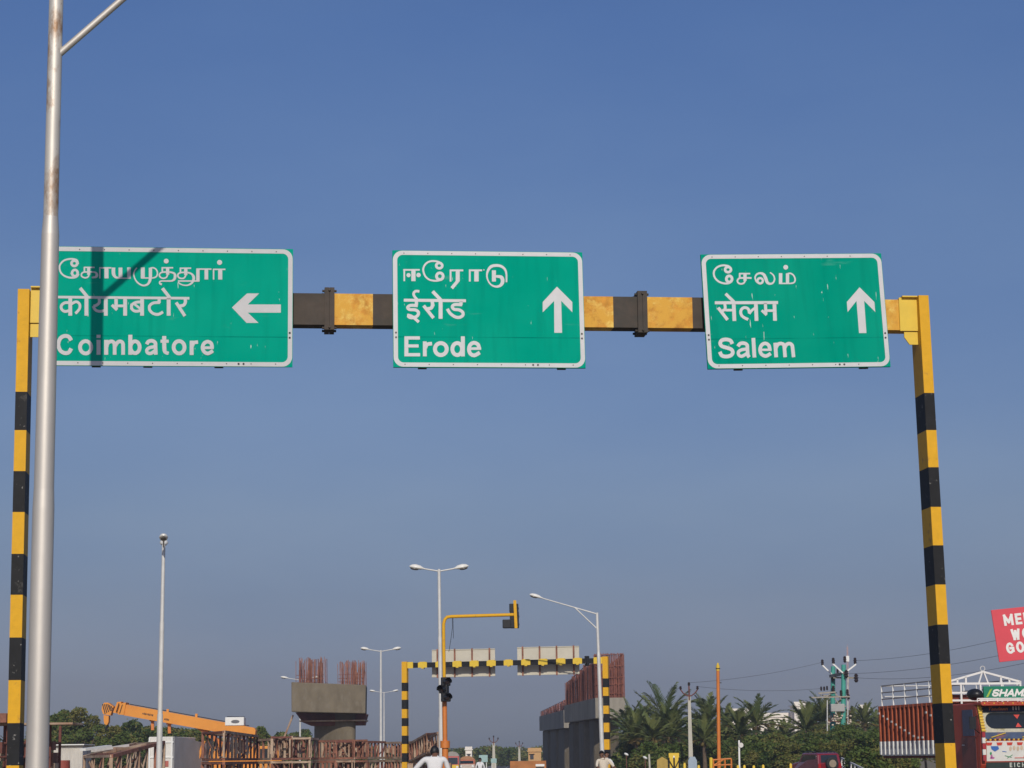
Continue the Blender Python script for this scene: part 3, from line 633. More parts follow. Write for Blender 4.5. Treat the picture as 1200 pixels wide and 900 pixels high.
# ---------------------------------------------------------------- unfinished flyover piers
def rebar_cluster(name, parent, pts, hs, r, mats, ties=()):
    m = MB()
    for (p, h) in zip(pts, hs):
        a = random.uniform(-.05, .05) * h * .6; b = random.uniform(-.03, .03) * h
        m.bar(p, p + Vector((a, b, h)), r, r, mi=random.choice((0, 0, 1)))
    for (a, b) in ties: m.bar(a, b, r, r, mi=1)
    return m.build(name, mats, parent)
def left_pier():
    Y = 150.0; c = P(385, 888, Y); base = Vector((c.x, Y + 2.2, 0))
    t = thing('bridge_pier', 'single hammerhead concrete pier with two clumps of rust red rebar', 'bridge pier', loc=base, group='unfinished flyover piers')
    a = P(341.3, 799.3, Y); b = P(428.8, 802.6, Y); d = P(341.5, 834.2, Y); e = P(428.2, 836, Y); D = 4.4
    k = MB(); k.hexa([(d.x, Y, d.z), (e.x, Y, e.z), (e.x - .22, Y + D, e.z), (d.x + .3, Y + D, d.z), (a.x, Y, a.z), (b.x, Y, b.z), (b.x - .22, Y + D, b.z), (a.x + .3, Y + D, a.z)])
    k.build('pier_cap', conc, t, bevel=.05)
    # soffit tiers under the cap
    t1 = P(349.5, 843.8, Y); t2 = P(425.5, 843.2, Y); t3 = P(361, 850, Y); t4 = P(424, 849.5, Y); yy = Y + 2.1
    s_ = MB(); s_.hexa([(t1.x, yy, t1.z), (t2.x, yy, t1.z), (t2.x, Y + D - .4, t1.z), (t1.x, Y + D - .4, t1.z), (d.x + .06, yy, d.z - .003), (e.x - .05, yy, e.z - .003), (e.x - .05, Y + D - .4, e.z - .003), (d.x + .06, Y + D - .4, d.z - .003)])
    s_.hexa([(t3.x, yy, t3.z), (t4.x, yy, t3.z), (t4.x, Y + D - .4, t3.z), (t3.x, Y + D - .4, t3.z), (t1.x + .02, yy, t1.z - .1), (t2.x - .02, yy, t1.z - .1), (t2.x - .02, Y + D - .4, t1.z - .1), (t1.x + .02, Y + D - .4, t1.z - .1)])
    s_.build('soffit_formwork', rust_d, t)
    pl = MB(); pl.box(((t1.x + t2.x) / 2, (yy + Y + D - .4) / 2 - .1, t1.z - .052), (t2.x - t1.x + .1, D - 1.0, .09)); pl.build('formwork_plank', rust_l, t)
    x0 = P(360.8, 860, Y).x; x1 = P(414, 860, Y).x; r = (x1 - x0) / 2; cx = (x0 + x1) / 2
    col = MB(); n = 40; ring = []
    for z in (0, 5.3):
        for i in range(n):
            an = 2 * math.pi * i / n; ring.append((cx + r * math.cos(an), Y + 2.2 + r * .8 + r * .8 * math.sin(an) - 1.25 * math.cos(an), z))  # plan shear added: left side recedes so the cap's shadow reaches lower there
    col.v = [Vector(p) for p in ring]
    ztop = d.z - .004
    for i in range(n): col.v[n + i].z = ztop
    for i in range(n):
        j = (i + 1) % n; col.f.append((i, j, n + j, n + i)); col.m.append(0); col.s.append(True)
    col.build('column', conc, t)
    for (xa, xb, ya, yb_, nn) in ((346.5, 379, 771, 776, 95), (396, 426, 774.5, 777, 95)):
        xA = P(xa, 799, Y).x; xB = P(xb, 799, Y).x; zt = P(xa, ya, Y).z; zb = min(a.z, b.z) - .05
        pts, hs = [], []
        for i in range(nn):
            u = random.random(); pts.append(Vector((xA + (xB - xA) * round(u * 14) / 14 + random.uniform(-.04, .04), Y + .5 + random.choice((0, .5, 1.2, 2.2, 3.0)), zb))); hs.append((zt - zb) * random.choice((1, .97, .9, 1.04, .78, .6)))
        rebar_cluster('rebar_cluster', t, pts, hs, .035, [rust, rust_d], [(Vector((xA, Y + .5, zb + h)), Vector((xB, Y + .5, zb + h * 1.02))) for h in (.3, .55, .8)])
    pa = P(343.5, 838, Y + 1); pb = P(331.5, 868, Y + 1); pb = pa + (pb - pa) * (pa.z / (pa.z - pb.z)); pr = MB(); pr.bar(pa, pb, .14, .12); tag(pr.build('timber_prop', rust_l, loc=pb), 'slanting rusty prop leaning against the hammerhead pier cap', 'prop')
left_pier()
def pier_row(label, A, B, zt0, zb0, zt1, zb1, wd, mats, curtain, ncol, colseg):
    """A, B: near-left and far-left plan corners of the cap"""
    A, B = Vector(A), Vector(B); ax = (B - A); Ln = ax.length; ax.normalize(); sd = Vector((-ax.y, ax.x, 0)) * -1
    t = thing('bridge_pier', label, 'bridge pier', loc=(A + sd * wd / 2), group='unfinished flyover piers')
    def q(u, v, z): p = A + ax * u + sd * v; return Vector((p.x, p.y, z))
    zt = lambda u: zt0 + (zt1 - zt0) * u / Ln
    zb = lambda u: zb0 + (zb1 - zb0) * u / Ln
    nseg = colseg
    for i in range(nseg):
        u0, u1 = Ln * i / nseg + (.03 if i else 0), Ln * (i + 1) / nseg
        k = MB(); k.hexa([q(u0, 0, zb(u0)), q(u0, wd, zb(u0)), q(u1, wd, zb(u1)), q(u1, 0, zb(u1)), q(u0, 0, zt(u0)), q(u0, wd, zt(u0)), q(u1, wd, zt(u1)), q(u1, 0, zt(u1))])
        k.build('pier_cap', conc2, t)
    for i in range(ncol):
        g = Ln / ncol; u0 = g * i + (1.7 if i == 0 else 1.2); u1 = g * (i + 1) - .5
        k = MB(); i0 = .32
        sk = 2.2   # skew added to slant the cap's shadow: right edge stands nearer
        k.hexa([q(u0 + sk, i0, 0), q(u0, wd - i0, 0), q(u1, wd - i0, 0), q(u1, i0, 0), q(u0 + sk, i0, zb(u0) - .004), q(u0, wd - i0, zb(u0) - .004), q(u1, wd - i0, zb(u1) - .004), q(u1, i0, zb(u1) - .004)])
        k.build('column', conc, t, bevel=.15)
    h0, h1, sp = curtain
    for v, ulist in ((.2, None), (wd - .2, None), (None, 0)):
        m = MB()
        if v is not None:
            n = int(Ln / sp)
            for i in range(n):
                u = .2 + (Ln - .4) * (i + random.uniform(-.35, .35)) / n; u = min(max(u, .1), Ln - .1); f = u / Ln
                stepf = [1.0, .93, .97, .88, 1.0, .92][int(f * 17) % 6]
                h = (h0 + (h1 - h0) * f) * stepf * random.uniform(.95, 1.01); p = q(u, v + random.uniform(-.1, .1), zt(u) - .05)
                m.bar(p, p + Vector((random.uniform(-.04, .04), random.uniform(-.1, .1), h)), .05, .05, mi=random.choice((0, 1, 1)))
            for hh in (.12, .3, .5, .72, .93):
                m.bar(q(.1, v, zt(0) + h0 * hh), q(Ln - .1, v, zt(Ln) + h1 * hh), .05, .05, mi=0)
        else:
            for i in range(int(wd / (sp * .8))):
                p = q(.2 + random.uniform(0, .3), .15 + i * sp * .8, zt(0) - .05); m.bar(p, p + Vector((0, 0, h0 * random.uniform(.96, 1.0))), .05, .05, mi=random.choice((0, 1)))
            for hh in (.1, .3, .45, .7, .96): m.bar(q(.2, .1, zt(0) + h0 * hh * .97), q(.2, wd - .1, zt(0) + h0 * hh), .05, .05, mi=0)
        m.build('rebar_curtain', mats, t)
    return t
def right_piers():
    Yn_, Yf = 170.0, 192.0
    a = P(697.5, 817.8, Yn_); ab = P(697.5, 841.6, Yn_); b = P(661, 826.8, Yf); bb = P(661, 847, Yf)
    wd = P(733, 818, Yn_).x - a.x
    red = mat('primed_rebar', (.22, .075, .048), .85, var=.35, scale=1.5)
    h0 = P(700, 764, Yn_).z - a.z; h1 = P(658, 800, Yf).z - b.z
    pier_row('nearer row of concrete piers under a tall sloping curtain of red rebar', (a.x, Yn_, 0), (b.x, Yf, 0), a.z, ab.z, b.z, bb.z, wd, [red, rust_d], (h0, h1, .085), 3, 3)
    c = P(660.5, 832, 214.0); cb = P(660.5, 853, 214.0); d = P(632, 839.5, 248.0); db = P(632, 856.5, 248.0)
    h0 = P(655, 819.5, 214).z - c.z
    pk = mat('pale_rebar', (.30, .12, .10), .85, var=.3, scale=1.5)
    pier_row('farther row of concrete piers with a short fringe of rebar on top', (c.x, 214, 0), (d.x, 248, 0), c.z, cb.z, d.z, db.z, 2.6, [pk, rust_d], (h0, h0 * .55, .3), 3, 3)
right_piers()

# ---------------------------------------------------------------- vegetation
LG = [leafmat('leaf_mid', (0.071, 0.113, 0.021), (0.138, 0.178, 0.039)), leafmat('leaf_dark', (0.039, 0.069, 0.016), (0.086, 0.121, 0.028)), leafmat('leaf_yellow', (0.127, 0.132, 0.030), (0.207, 0.184, 0.048)), leafmat('leaf_grey', (.085, .105, .045), (.14, .15, .07))]
PALM = [leafmat('palm_green', (0.094, 0.131, 0.037), (0.181, 0.194, 0.062), .9), leafmat('palm_dry', (.24, .16, .05), (.16, .13, .045), .9), leafmat('palm_dark', (0.046, 0.078, 0.026), (0.098, 0.130, 0.042), .9)]
bark = mat('bark', (.12, .085, .055), .95, var=.3, scale=3)
def leaf_cloud(mb, blobs, n, size, rnd, mis=(0, 0, 0, 1, 2, 2), shell=.55):
    tot = sum(b[1][0] * b[1][1] * b[1][2] for b in blobs)
    for (c, r) in blobs:
        k = max(8, int(n * r[0] * r[1] * r[2] / tot)); bm_ = rnd.choice(mis)
        for _ in range(k):
            while True:
                v = Vector((rnd.uniform(-1, 1), rnd.uniform(-1, 1), rnd.uniform(-1, 1)))
                if .05 < v.length < 1: break
            v = v.normalized() * (v.length ** shell) * (1 + rnd.gauss(0, .08))
            p = Vector((c[0] + v.x * r[0], c[1] + v.y * r[1], c[2] + v.z * r[2]))
            a = Vector((rnd.gauss(0, 1), rnd.gauss(0, 1), rnd.gauss(0, .6))).normalized(); b = a.cross(Vector((rnd.gauss(0, 1), rnd.gauss(0, 1), rnd.gauss(0, 1)))).normalized()
            s_ = size * rnd.uniform(.5, 1.4); mi = bm_ if rnd.random() < .7 else rnd.choice(mis)
            q = a.cross(b) * s_ * .25
            mb.face([p - a * s_, p + b * s_ * .55 + q, p + a * s_, p - b * s_ * .55 + q], mi)
def broadleaf(seed, h, wd, n, size, feathery=False):
    """one broadleaf tree about h tall and wd wide: (crown mesh object, trunk mesh object) as MBs around the origin"""
    rnd = random.Random(seed); blobs = []
    nb_ = rnd.randint(15, 21)
    for i in range(nb_):
        a = rnd.uniform(0, 6.28); rr = wd * .5 * math.sqrt(rnd.random()) * .8; z = h * rnd.uniform(.28, .86)
        k = 1 - .55 * max(0, z / h - .55) / .4
        r = wd * (rnd.uniform(.06, .13) if feathery else rnd.uniform(.085, .165))
        blobs.append(((math.cos(a) * rr * k, math.sin(a) * rr * k, z), (r, r, r * rnd.uniform(.45, .8) if feathery else r * rnd.uniform(.7, 1.1))))
    blobs.append(((rnd.uniform(-.1, .1) * wd, 0, h * .9), (wd * .13, wd * .13, h * .1)))
    cr_ = MB(); leaf_cloud(cr_, blobs, n, size, rnd)
    tr = MB(); tr.tube([(0, 0, 0), (rnd.uniform(-.1, .1), 0, h * .25), (rnd.uniform(-.2, .2), 0, h * .45)], [h * .028, h * .022, h * .016], 8)
    for (c, r) in blobs[:9]: tr.tube([(0, 0, h * .25), ((c[0]) * .5, c[1] * .5, (h * .3 + c[2]) * .5), c], [h * .014, h * .009, h * .004], 6)
    return cr_, tr
def tree_at(name, label, px, Y, mbs, sc=1., rz=0., group=None, mats=None, cat='tree'):
    c = G(px, Y); M = Matrix.Translation(c) @ Matrix.Rotation(rz, 4, 'Z') @ Matrix.Diagonal((sc, sc, sc, 1))
    t = thing(name, label, cat, M=M, group=group)
    mbs[0].build('crown', mats or LG, t, world=False, recalc=False); mbs[1].build('trunk', bark, t, world=False)
    return t
# wispy trees and bushes on the left behind the crane
LT = 'trees on the left behind the crane'
for i, (px, pyt, Y, wd, lab, fe) in enumerate((
    (64, 836, 175, 5.5, 'bushy tree just right of the silver foreground pole', False),
    (77, 832, 180, 4.5, 'rounded tree left of the wispy tall one by the crane hook', False),
    (99, 829, 172, 5.5, 'tall wispy tree rising left of the crane hook', True),
    (113, 838, 185, 5.0, 'thin topped tree directly behind the crane hook', True),
    (134, 851, 165, 4.5, 'low bush under the crane boom nose', False),
    (156, 846, 190, 6.0, 'broad low tree under the crane boom, left of the plain lamp pole', False),
    (176, 851, 180, 4.5, 'low tree behind the white container, left part', False),
    (210, 853, 185, 6.0, 'low tree under the boom right of the plain lamp pole', False),
    (238, 856, 195, 5.0, 'low tree behind the rusty frames under the boom', False),
    (304, 852, 180, 3.2, 'small dark tree behind the butt end of the crane boom', False),
    (325, 858, 210, 5.0, 'low tree between the boom and the hammerhead pier', False),
    (353, 855, 215, 4.4, 'low tree half behind the hammerhead pier column', False))):
    h = P(px, pyt, Y).z
    tree_at('broadleaf_tree', lab, px, Y, broadleaf(100 + i, h, wd, 3600 if fe else 6000, .13 if fe else .17, fe), group=LT)
# far wood along the horizon
def far_wood():
    rnd = random.Random(5); m = MB()
    for px in list(range(405, 640, 5)) + list(range(-40, 420, 7)):
        Y = rnd.uniform(360, 430) if px > 400 else rnd.uniform(250, 300)
        pyt = {0: 878, 1: 874, 2: 881, 3: 876, 4: 883}[rnd.randint(0, 4)] if px > 400 else rnd.uniform(862, 874)
        if 500 < px < 560: pyt = rnd.uniform(876, 880)
        c = G(px, Y); h = P(px, pyt, Y).z
        leaf_cloud(m, [((c.x, Y, h * .45), (rnd.uniform(1.2, 2.6), 2, h * .5)), ((c.x + rnd.uniform(-1, 1), Y, h * .75), (1.1, 1.4, h * .28))], 330, .36, rnd)
    tag(m.build('far_wood', LG, recalc=False), 'low line of trees along the horizon behind the road', 'wood', kind='stuff')
far_wood()
# coconut palms
def palm_mesh(seed, h, fl, nf=32):
    rnd = random.Random(seed); cr_ = MB(); top = Vector((rnd.uniform(-.3, .3), rnd.uniform(-.3, .3), h))
    for i in range(nf):
        a = i * 2.4 + rnd.uniform(-.3, .3); el = R_(88 - 100 * (i / nf) ** .95 + rnd.uniform(-7, 7)); L_ = fl * rnd.uniform(.8, 1.12)
        dry = 1 if i > nf * .72 and rnd.random() < .5 else rnd.choice((0, 0, 2))
        hd = Vector((math.cos(a), math.sin(a), 0)); p = top.copy(); pts = [p.copy()]; e = el; n = 10; stiff = rnd.uniform(.45, 1.25)
        for k in range(n):
            e -= R_(rnd.uniform(3.0, 6.0)) * (.25 + 1.4 * k / n) * stiff
            p = p + (hd * math.cos(e) + Vector((0, 0, math.sin(e)))) * (L_ / n); pts.append(p.copy())
        side = hd.cross(Vector((0, 0, 1))); rot = rnd.uniform(-.5, .5)
        for k in range(n):
            cr_.bar(pts[k], pts[k + 1], .05 * (1 - k / n) + .012, None, dry)
            for s2 in (.0, .5):
                b = pts[k].lerp(pts[k + 1], s2); f = (k + s2) / n
                if f < .1: continue
                ll = fl * .25 * math.sin(math.pi * (.16 + .8 * f)) + .1
                d = (pts[k + 1] - pts[k]).normalized(); up = d.cross(side).normalized()
                if up.z < 0: up = -up
                for sg in (-1, 1):
                    sv = (side * math.cos(rot) + up * math.sin(rot) * sg)
                    t_ = b + sv * sg * ll * .5 + d * ll * .8 + up * ll * .12 - Vector((0, 0, ll * rnd.uniform(.05, .4))); wv = d * .05 + Vector((0, 0, .012))
                    mid = b.lerp(t_, .5) + up * ll * .05
                    cr_.face([b - wv, mid - wv, t_, mid + wv, b + wv], dry)
    for i in range(7):
        a = rnd.uniform(0, 6.28); cr_.ell(top + Vector((math.cos(a) * .24, math.sin(a) * .24, -.25)), (.12, .12, .15), 1, nu=8, nv=5)
    tr = MB(); tr.tube([(0, 0, 0), (top.x * .2, top.y * .2, h * .4), (top.x * .6, top.y * .6, h * .75), top], [.2, .15, .13, .12], 10)
    return cr_, tr
PG = 'coconut palms beyond the right side of the road'
for i, (px, pyc, Y, fl, lab) in enumerate((
    (739, 856, 165, 2.9, 'coconut palm close beside the right concrete piers'),
    (756, 850, 190, 2.8, 'coconut palm behind the gap left of the utility pole, partly hidden'),
    (776, 852, 158, 3.3, 'broad coconut palm left of the slim utility pole, with a browning heart'),
    (799, 853, 185, 2.8, 'coconut palm just left of the slim utility pole'),
    (818, 858, 200, 2.8, 'coconut palm just right of the slim utility pole'),
    (833, 851, 165, 3.0, 'tall coconut palm immediately left of the orange pole'),
    (853, 851, 190, 2.8, 'coconut palm immediately right of the orange pole'),
    (886, 850, 165, 2.9, 'coconut palm in front of the white building, right of the orange pole'),
    (909, 859, 190, 2.2, 'small palm in front of the middle of the white building'),
    (949, 855, 168, 2.8, 'yellowish coconut palm before the white stair tower'),
    (966, 848, 175, 3.0, 'dark coconut palm at the left foot of the teal transformer poles'),
    (998, 847, 200, 2.6, 'upright palm at the right foot of the teal transformer poles'),
    (1014, 847, 190, 2.6, 'palm between the transformer poles and the red truck'),
    (1028, 850, 205, 2.6, 'palm just left of the red truck bed'),
    (748, 864, 148, 2.3, 'low palm at the foot of the right concrete piers'),
    (766, 866, 144, 2.2, 'low palm between the piers and the broad browning palm'),
    (790, 864, 150, 2.4, 'low palm in front, left of the slim utility pole'),
    (826, 864, 146, 2.4, 'low palm in front, between the utility pole and the orange pole'),
    (845, 868, 152, 2.0, 'lowest palm, directly behind the orange pole'),
    (872, 862, 152, 2.3, 'low palm below the white two storey building'),
    (921, 863, 178, 2.0, 'small palm left of the white stair tower'),
    (955, 854, 182, 2.4, 'spiky palm between the stair tower and the transformer poles'),
    (984, 849, 195, 2.5, 'dark palm rising between the two transformer poles'))):
    tree_at('coconut_palm', lab, px, Y, palm_mesh(300 + i, max(1.2, P(px, pyc + (3, -1, 0, 4, 1, -1, 2, 0, 2, 1, -1, 2, 0, 1)[i % 14], Y).z), fl * (.95, .8, 1.02, .75, .7, 1.0, .85, .9, .7, .9, .95, .75, .8, .7)[i % 14], (30, 26, 34, 24, 22, 30, 26, 30, 20, 26, 30, 22, 24, 20)[i % 14]), group=PG, mats=PALM, cat='palm tree')
# scrub and acacia below the palms
SG = 'shrubs under the palms on the right'
k_ = 0
for (px, pyt, Y, wd, lab, fe) in (
    (745, 872, 150, 4, 'low shrub at the foot of the palm beside the right piers', False), (762, 876, 140, 4, 'low shrub between the right piers and the slim utility pole', False),
    (787, 874, 145, 4, 'low shrub beneath the broad browning palm', False), (815, 868, 150, 4.5, 'shrub behind the foot of the slim utility pole', False),
    (826, 860, 172, 4, 'taller shrub between the utility pole and the orange pole', False), (850, 868, 150, 4, 'shrub behind the foot of the orange pole', False),
    (868, 864, 165, 4.5, 'shrub behind the little white post', False), (880, 874, 140, 4, 'low shrub left of the spreading acacias', False),
    (905, 862, 150, 6, 'shrub under the white building', False), (925, 872, 135, 5, 'shrub left of the red car', False),
    (945, 858, 145, 8, 'broad flat topped acacia behind the red car', True), (968, 861, 130, 7, 'feathery acacia above the roof of the red car', True),
    (992, 855, 140, 8, 'wide feathery acacia under the transformer poles', True), (1012, 859, 125, 7, 'feathery acacia left of the red truck bed', True),
    (1030, 856, 135, 7, 'feathery acacia just behind the back of the red truck', True), (1019, 879, 118, 3.4, 'low bush right of the red car', False), (1030, 880, 108, 4, 'low bush beside the back of the red truck', False),
    (1055, 850, 150, 8, 'acacia seen through the rails of the red truck', True), (1085, 845, 170, 7, 'tree behind the striped right post of the near gantry', False), (735, 868, 190, 4, 'shrub tucked against the right piers', False)):
    h = P(px, pyt, Y).z; k_ += 1
    tree_at('shrub', lab, px, Y, broadleaf(500 + k_, h, wd, 8000, .10 if fe else .125, fe), group=SG, cat='shrub')
def undergrowth():
    rnd = random.Random(11); m = MB()
    for px in range(735, 1060, 5):
        Y = rnd.uniform(150, 178); c = G(px, Y); h = P(px, rnd.uniform(868, 883), Y).z
        leaf_cloud(m, [((c.x, Y, h * .5), (1.4, 1.4, h * .55))], 700, .14, rnd)
        Y = rnd.uniform(195, 225); c = G(px, Y); h = P(px, rnd.uniform(857, 866) if 852 < px < 948 else rnd.uniform(848, 864), Y).z
        leaf_cloud(m, [((c.x, Y, h * .55), (rnd.uniform(1, 2), 1.4, h * .5))], 700, .18, rnd, (1, 1, 1, 0, 3))
    for px in range(20, 420, 6):
        Y = rnd.uniform(190, 235); c = G(px, Y); h = P(px, rnd.uniform(868, 878), Y).z
        leaf_cloud(m, [((c.x, Y, h * .5), (1.6, 1.4, h * .55))], 260, .24, rnd)
    tag(m.build('undergrowth', LG, recalc=False), 'dense green undergrowth filling in beneath the trees', 'undergrowth', kind='stuff')
undergrowth()

# ---------------------------------------------------------------- construction yard on the left
def truss(label, A, B, Wv, z0, z1, n, mats=(rust, rust_l, rust_d), loc=None, zb=None, seed=0, dz=0.0, name='steel_formwork_frame', grp='rusty formwork frames stacked in the yard', ch=.1):
    """lattice box frame from plan point A to B, width vector Wv; z0/z1 heights (dz raises the B end)"""
    rnd = random.Random(seed); A, B, Wv = Vector((A[0], A[1], 0)), Vector((B[0], B[1], 0)), Vector((Wv[0], Wv[1], 0))
    t = thing(name, label, 'formwork frame', loc=(A.x, A.y, z0), group=grp)
    q = lambda u, v, z: A + (B - A) * u + Wv * v + Vector((0, 0, z + dz * u))
    for v in (0, 1):
        for z in (z0 + ch / 2, z1 - ch / 2):
            m = MB(); m.bar(q(0, v, z), q(1, v, z), ch, ch, 0); m.build('chord', [mats[rnd.choice((0, 0, 1))]], t)
    br = MB()
    for i in range(n + 1):
        u = i / n
        for v in (0, 1):
            br.bar(q(u, v, z0 + ch), q(u, v, z1 - ch), ch * rnd.uniform(.6, 1.1), ch * .8, rnd.choice((0, 1, 1, 2)))
            if i < n and rnd.random() < .45:
                br.bar(q(u, v, z0 + ch), q(u + 1 / n, v, z1 - ch), ch * .45, ch * .45, rnd.choice((0, 2, 1)))
            if i < n and rnd.random() < .22: br.box(q(u + .5 / n, v, (z0 + z1) / 2), (.12, .12, (z1 - z0) * rnd.uniform(.2, .5)), rnd.choice((0, 1)))
        for z in (z0 + ch / 2, z1 - ch / 2):
            br.bar(q(u, 0, z), q(u, 1, z), ch * .7, ch * .7, rnd.choice((0, 1, 2)))
        if i < n and rnd.random() < .5: br.bar(q(u, 0, z1 - ch / 2), q(u + 1 / n, 1, z1 - ch / 2), ch * .5, ch * .5, rnd.choice((0, 2)))
    for i in range(int(n * 2.6)):      # scrap rods and offcuts stored inside the frame
        u, v = rnd.uniform(0, .95), rnd.uniform(.1, .9); za, zb_ = sorted((rnd.uniform(z0 + ch, z1 - ch), rnd.uniform(z0 + ch, z1 - ch)))
        br.bar(q(u, v, za), q(min(1, u + rnd.uniform(-.4, 1.2) / n), min(1, max(0, v + rnd.uniform(-.5, .5))), zb_), ch * rnd.uniform(.25, .6), None, rnd.choice((0, 1, 2)))
    br.build('bracing', list(mats), t)
    return t
def yard():
    Y0 = 92
    pts = [(261.5, 86), (302, 103), (341, 97), (373, 108), (414, 106), (452, 112), (489, 108)]
    lab = ['frame at the left end of the upper row, under the crane boom', 'second upper frame, below the butt end of the crane boom', 'third upper frame, in front of the leaning prop', 'upper frame in front of the hammerhead pier column', 'upper frame under the pair of distant twin head lamps', 'upper frame at the foot of the left far gantry post']
    mixes = [(rust, rust_l, rust_d), (rust_l, rust_l, rust), (rust_l, rust, rust_d), (rust, rust, rust_l), (rust_l, rust, rust_d), (rust_l, rust, rust)]
    zt0 = 1.5
    for i in range(len(pts) - 1):
        (pa, ya), (pb, yb) = pts[i], pts[i + 1]
        a, b = G(pa + .6, ya), G(pb - .6, yb); d = (b - a).normalized(); wv = Vector((-d.y, d.x, 0)) * .9
        if wv.y < 0: wv = -wv
        if i == 0: wv = G(237.5, 89) - a
        za = P(pa, [856, 866, 862.5, 867.5, 867.8, 869.5][i], ya).z; zb = P(pb, [865.5, 863, 867, 868.3, 870, 872.5][i], yb).z
        truss('rusty lattice ' + lab[i], a, b, wv, 1.52, za, [9, 6, 7, 9, 9, 10][i], mixes[i], seed=40 + i, dz=0, ch=.11)
    for i in range(len(pts) - 1):
        (pa, ya), (pb, yb) = pts[i], pts[i + 1]
        a, b = G(pa + .6, ya), G(pb - .6, yb); d = (b - a).normalized(); wv = Vector((-d.y, d.x, 0)) * .9
        if wv.y < 0: wv = -wv
        if i == 0: wv = G(237.5, 89) - a
        truss('ground level rusty frame beneath the ' + lab[i].replace('upper ', '').replace(' of the row', '').replace('upper row', 'row'), a, b, wv, .02, 1.48, [8, 6, 6, 8, 9, 10][i], mixes[i], seed=60 + i, ch=.12)
    # raised frame at the right end, near the lamp pole
    a, b = G(489, 100), G(513.5, 92); z1 = P(512, 861, 92).z
    truss('pale rusty lattice frame tilted up beside the twin lamp pole', a, b, (-.6, 3.2), 1.3, P(489, 871, 100).z, 8, (rust_l, rust_l, rust), seed=91, dz=.42)
    sp = MB(); p = G(503, 97)
    for k in (-.9, .9): sp.box((p.x + k, 97.5 - k, .66), (.25, 1.6, 1.28))
    tag(sp.build('timber_support', rust_l, loc=(p.x, 97.5, 0)), 'timber blocks propping the tilted frame beside the lamp pole', 'support')
    # tangled pile on the far left
    a, b = G(130.5, 78), G(191.5, 86); za = P(131, 884, 78).z
    t = truss('open rusty frame with a tangled top, left of the plain lamp pole', a, b, G(99, 84) - a, .02, za, 6, (rust, rust_l, rust_l), seed=120, ch=.13, dz=.55)
    rnd = random.Random(8); k = 0
    for (x0, y0, x1, y1, Y, w_, mm, lb) in ((108, 880, 150, 873.5, 84, .14, whitedirty, 'whitish board lying across the tangled frame'), (122, 883, 170, 872.2, 83, .16, rust_l, 'pale beam across the middle of the tangled frame'), (140, 879, 188, 871.4, 85, .12, rust_d, 'dark beam across the back of the tangled frame'), (134, 877, 168, 877.5, 82, .13, rust_l, 'short pale beam lying level on the tangled frame'), (97, 878.5, 128, 874.5, 88, .3, white, 'white plank at the left of the tangled frame')):
        m = MB(); p = P(x0, y0, Y); q_ = P(x1, y1, Y + 1.5); m.bar(p, q_, w_, .1); tag(m.build('loose_beam', mm, loc=(p + q_) / 2), lb, 'beam', 'beams lying on the tangled frame')
    # scaffold stack behind the left gantry post
    Y = 62; a, b = G(-26, Y), G(58, Y + 2)
    t = thing('scaffold_stack', 'dark scaffold stack with plank deck behind the left gantry post', 'scaffold', loc=a)
    zt = P(20, 849, Y).z
    for i in range(6):
        for dy in (0, 1.4):
            p = a.lerp(b, i / 5) + Vector((0, dy, 0)); m = MB(); m.tube([p, p + Vector((0, 0, zt))], .045, 8); m.build('upright', [rust_d], t)
    m = MB()
    for z in (.4, .8, 1.25, 1.7, 2.1):
        for dy in (0, 1.4): m.tube([a + Vector((0, dy - .05, z)), b + Vector((0, dy - .05, z))], .035, 6, rnd.choice((0, 1)))
    for i in range(60):
        p = a.lerp(b, rnd.random()) + Vector((0, rnd.uniform(.1, 1.2), rnd.uniform(.1, zt - .5))); m.box(p, (rnd.uniform(.05, .14), rnd.uniform(.2, .9), rnd.uniform(.2, .55)), rnd.choice((0, 1, 2, 2)))
    m.build('stored_steel', [rust_d, rust, rust_l], t)
    d = MB()
    for k in range(4): d.box((a + b) / 2 + Vector((.2, k * .4, zt + .03)), ((b - a).length + .5, .36, .06))
    d.build('plank_deck', rust_l, t)
    m = MB(); p = P(-8, 844, Y + .8); m.box((p.x, Y + .8, zt + .2), (1.0, .9, .28)); tag(m.build('timber_stack', rust, bevel=.02, loc=(p.x, Y + .8, zt + .06)), 'brown timber bundle on the scaffold deck at the left edge', 'timber')
    # corrugated shed, red drum, yellow barrier
    Y = 100; a = P(63, 874, Y); b = P(97, 876, Y); t = thing('site_shed', 'low shed of whitish corrugated sheet left of the tangled frame', 'shed', loc=G(80, Y))
    m = MB(); n = 44
    for i in range(n):
        x0, x1 = a.x + (b.x - a.x) * i / n, a.x + (b.x - a.x) * (i + 1) / n; y0, y1 = Y + .05 * (i % 2), Y + .05 * ((i + 1) % 2)
        m.face([(x0, y0, 0), (x1, y1, 0), (x1, y1, a.z), (x0, y0, a.z)])
    m.box(((a.x + b.x) / 2, Y + 1.2, a.z / 2), (b.x - a.x - .1, 2.2, a.z - .06)); m.build('wall', whitedirty, t)
    m = MB(); m.box(((a.x + b.x) / 2, Y + 1.1, a.z + .04), (b.x - a.x + .2, 2.6, .05)); m.build('roof', white, t)
    Y = 80; c = G(73, Y); m = MB(); z = P(73, 891, Y).z
    m.tube([c, c + Vector((0, 0, z * .33)), c + Vector((0, 0, z * .34)), c + Vector((0, 0, z * .66)), c + Vector((0, 0, z * .67)), c + Vector((0, 0, z))], [.29, .29, .31, .29, .31, .29], 20); tag(m.build('oil_drum', mat('red_oxide', (.28, .06, .04), .7, var=.2), loc=c), 'dark red drum in front of the corrugated shed', 'drum')
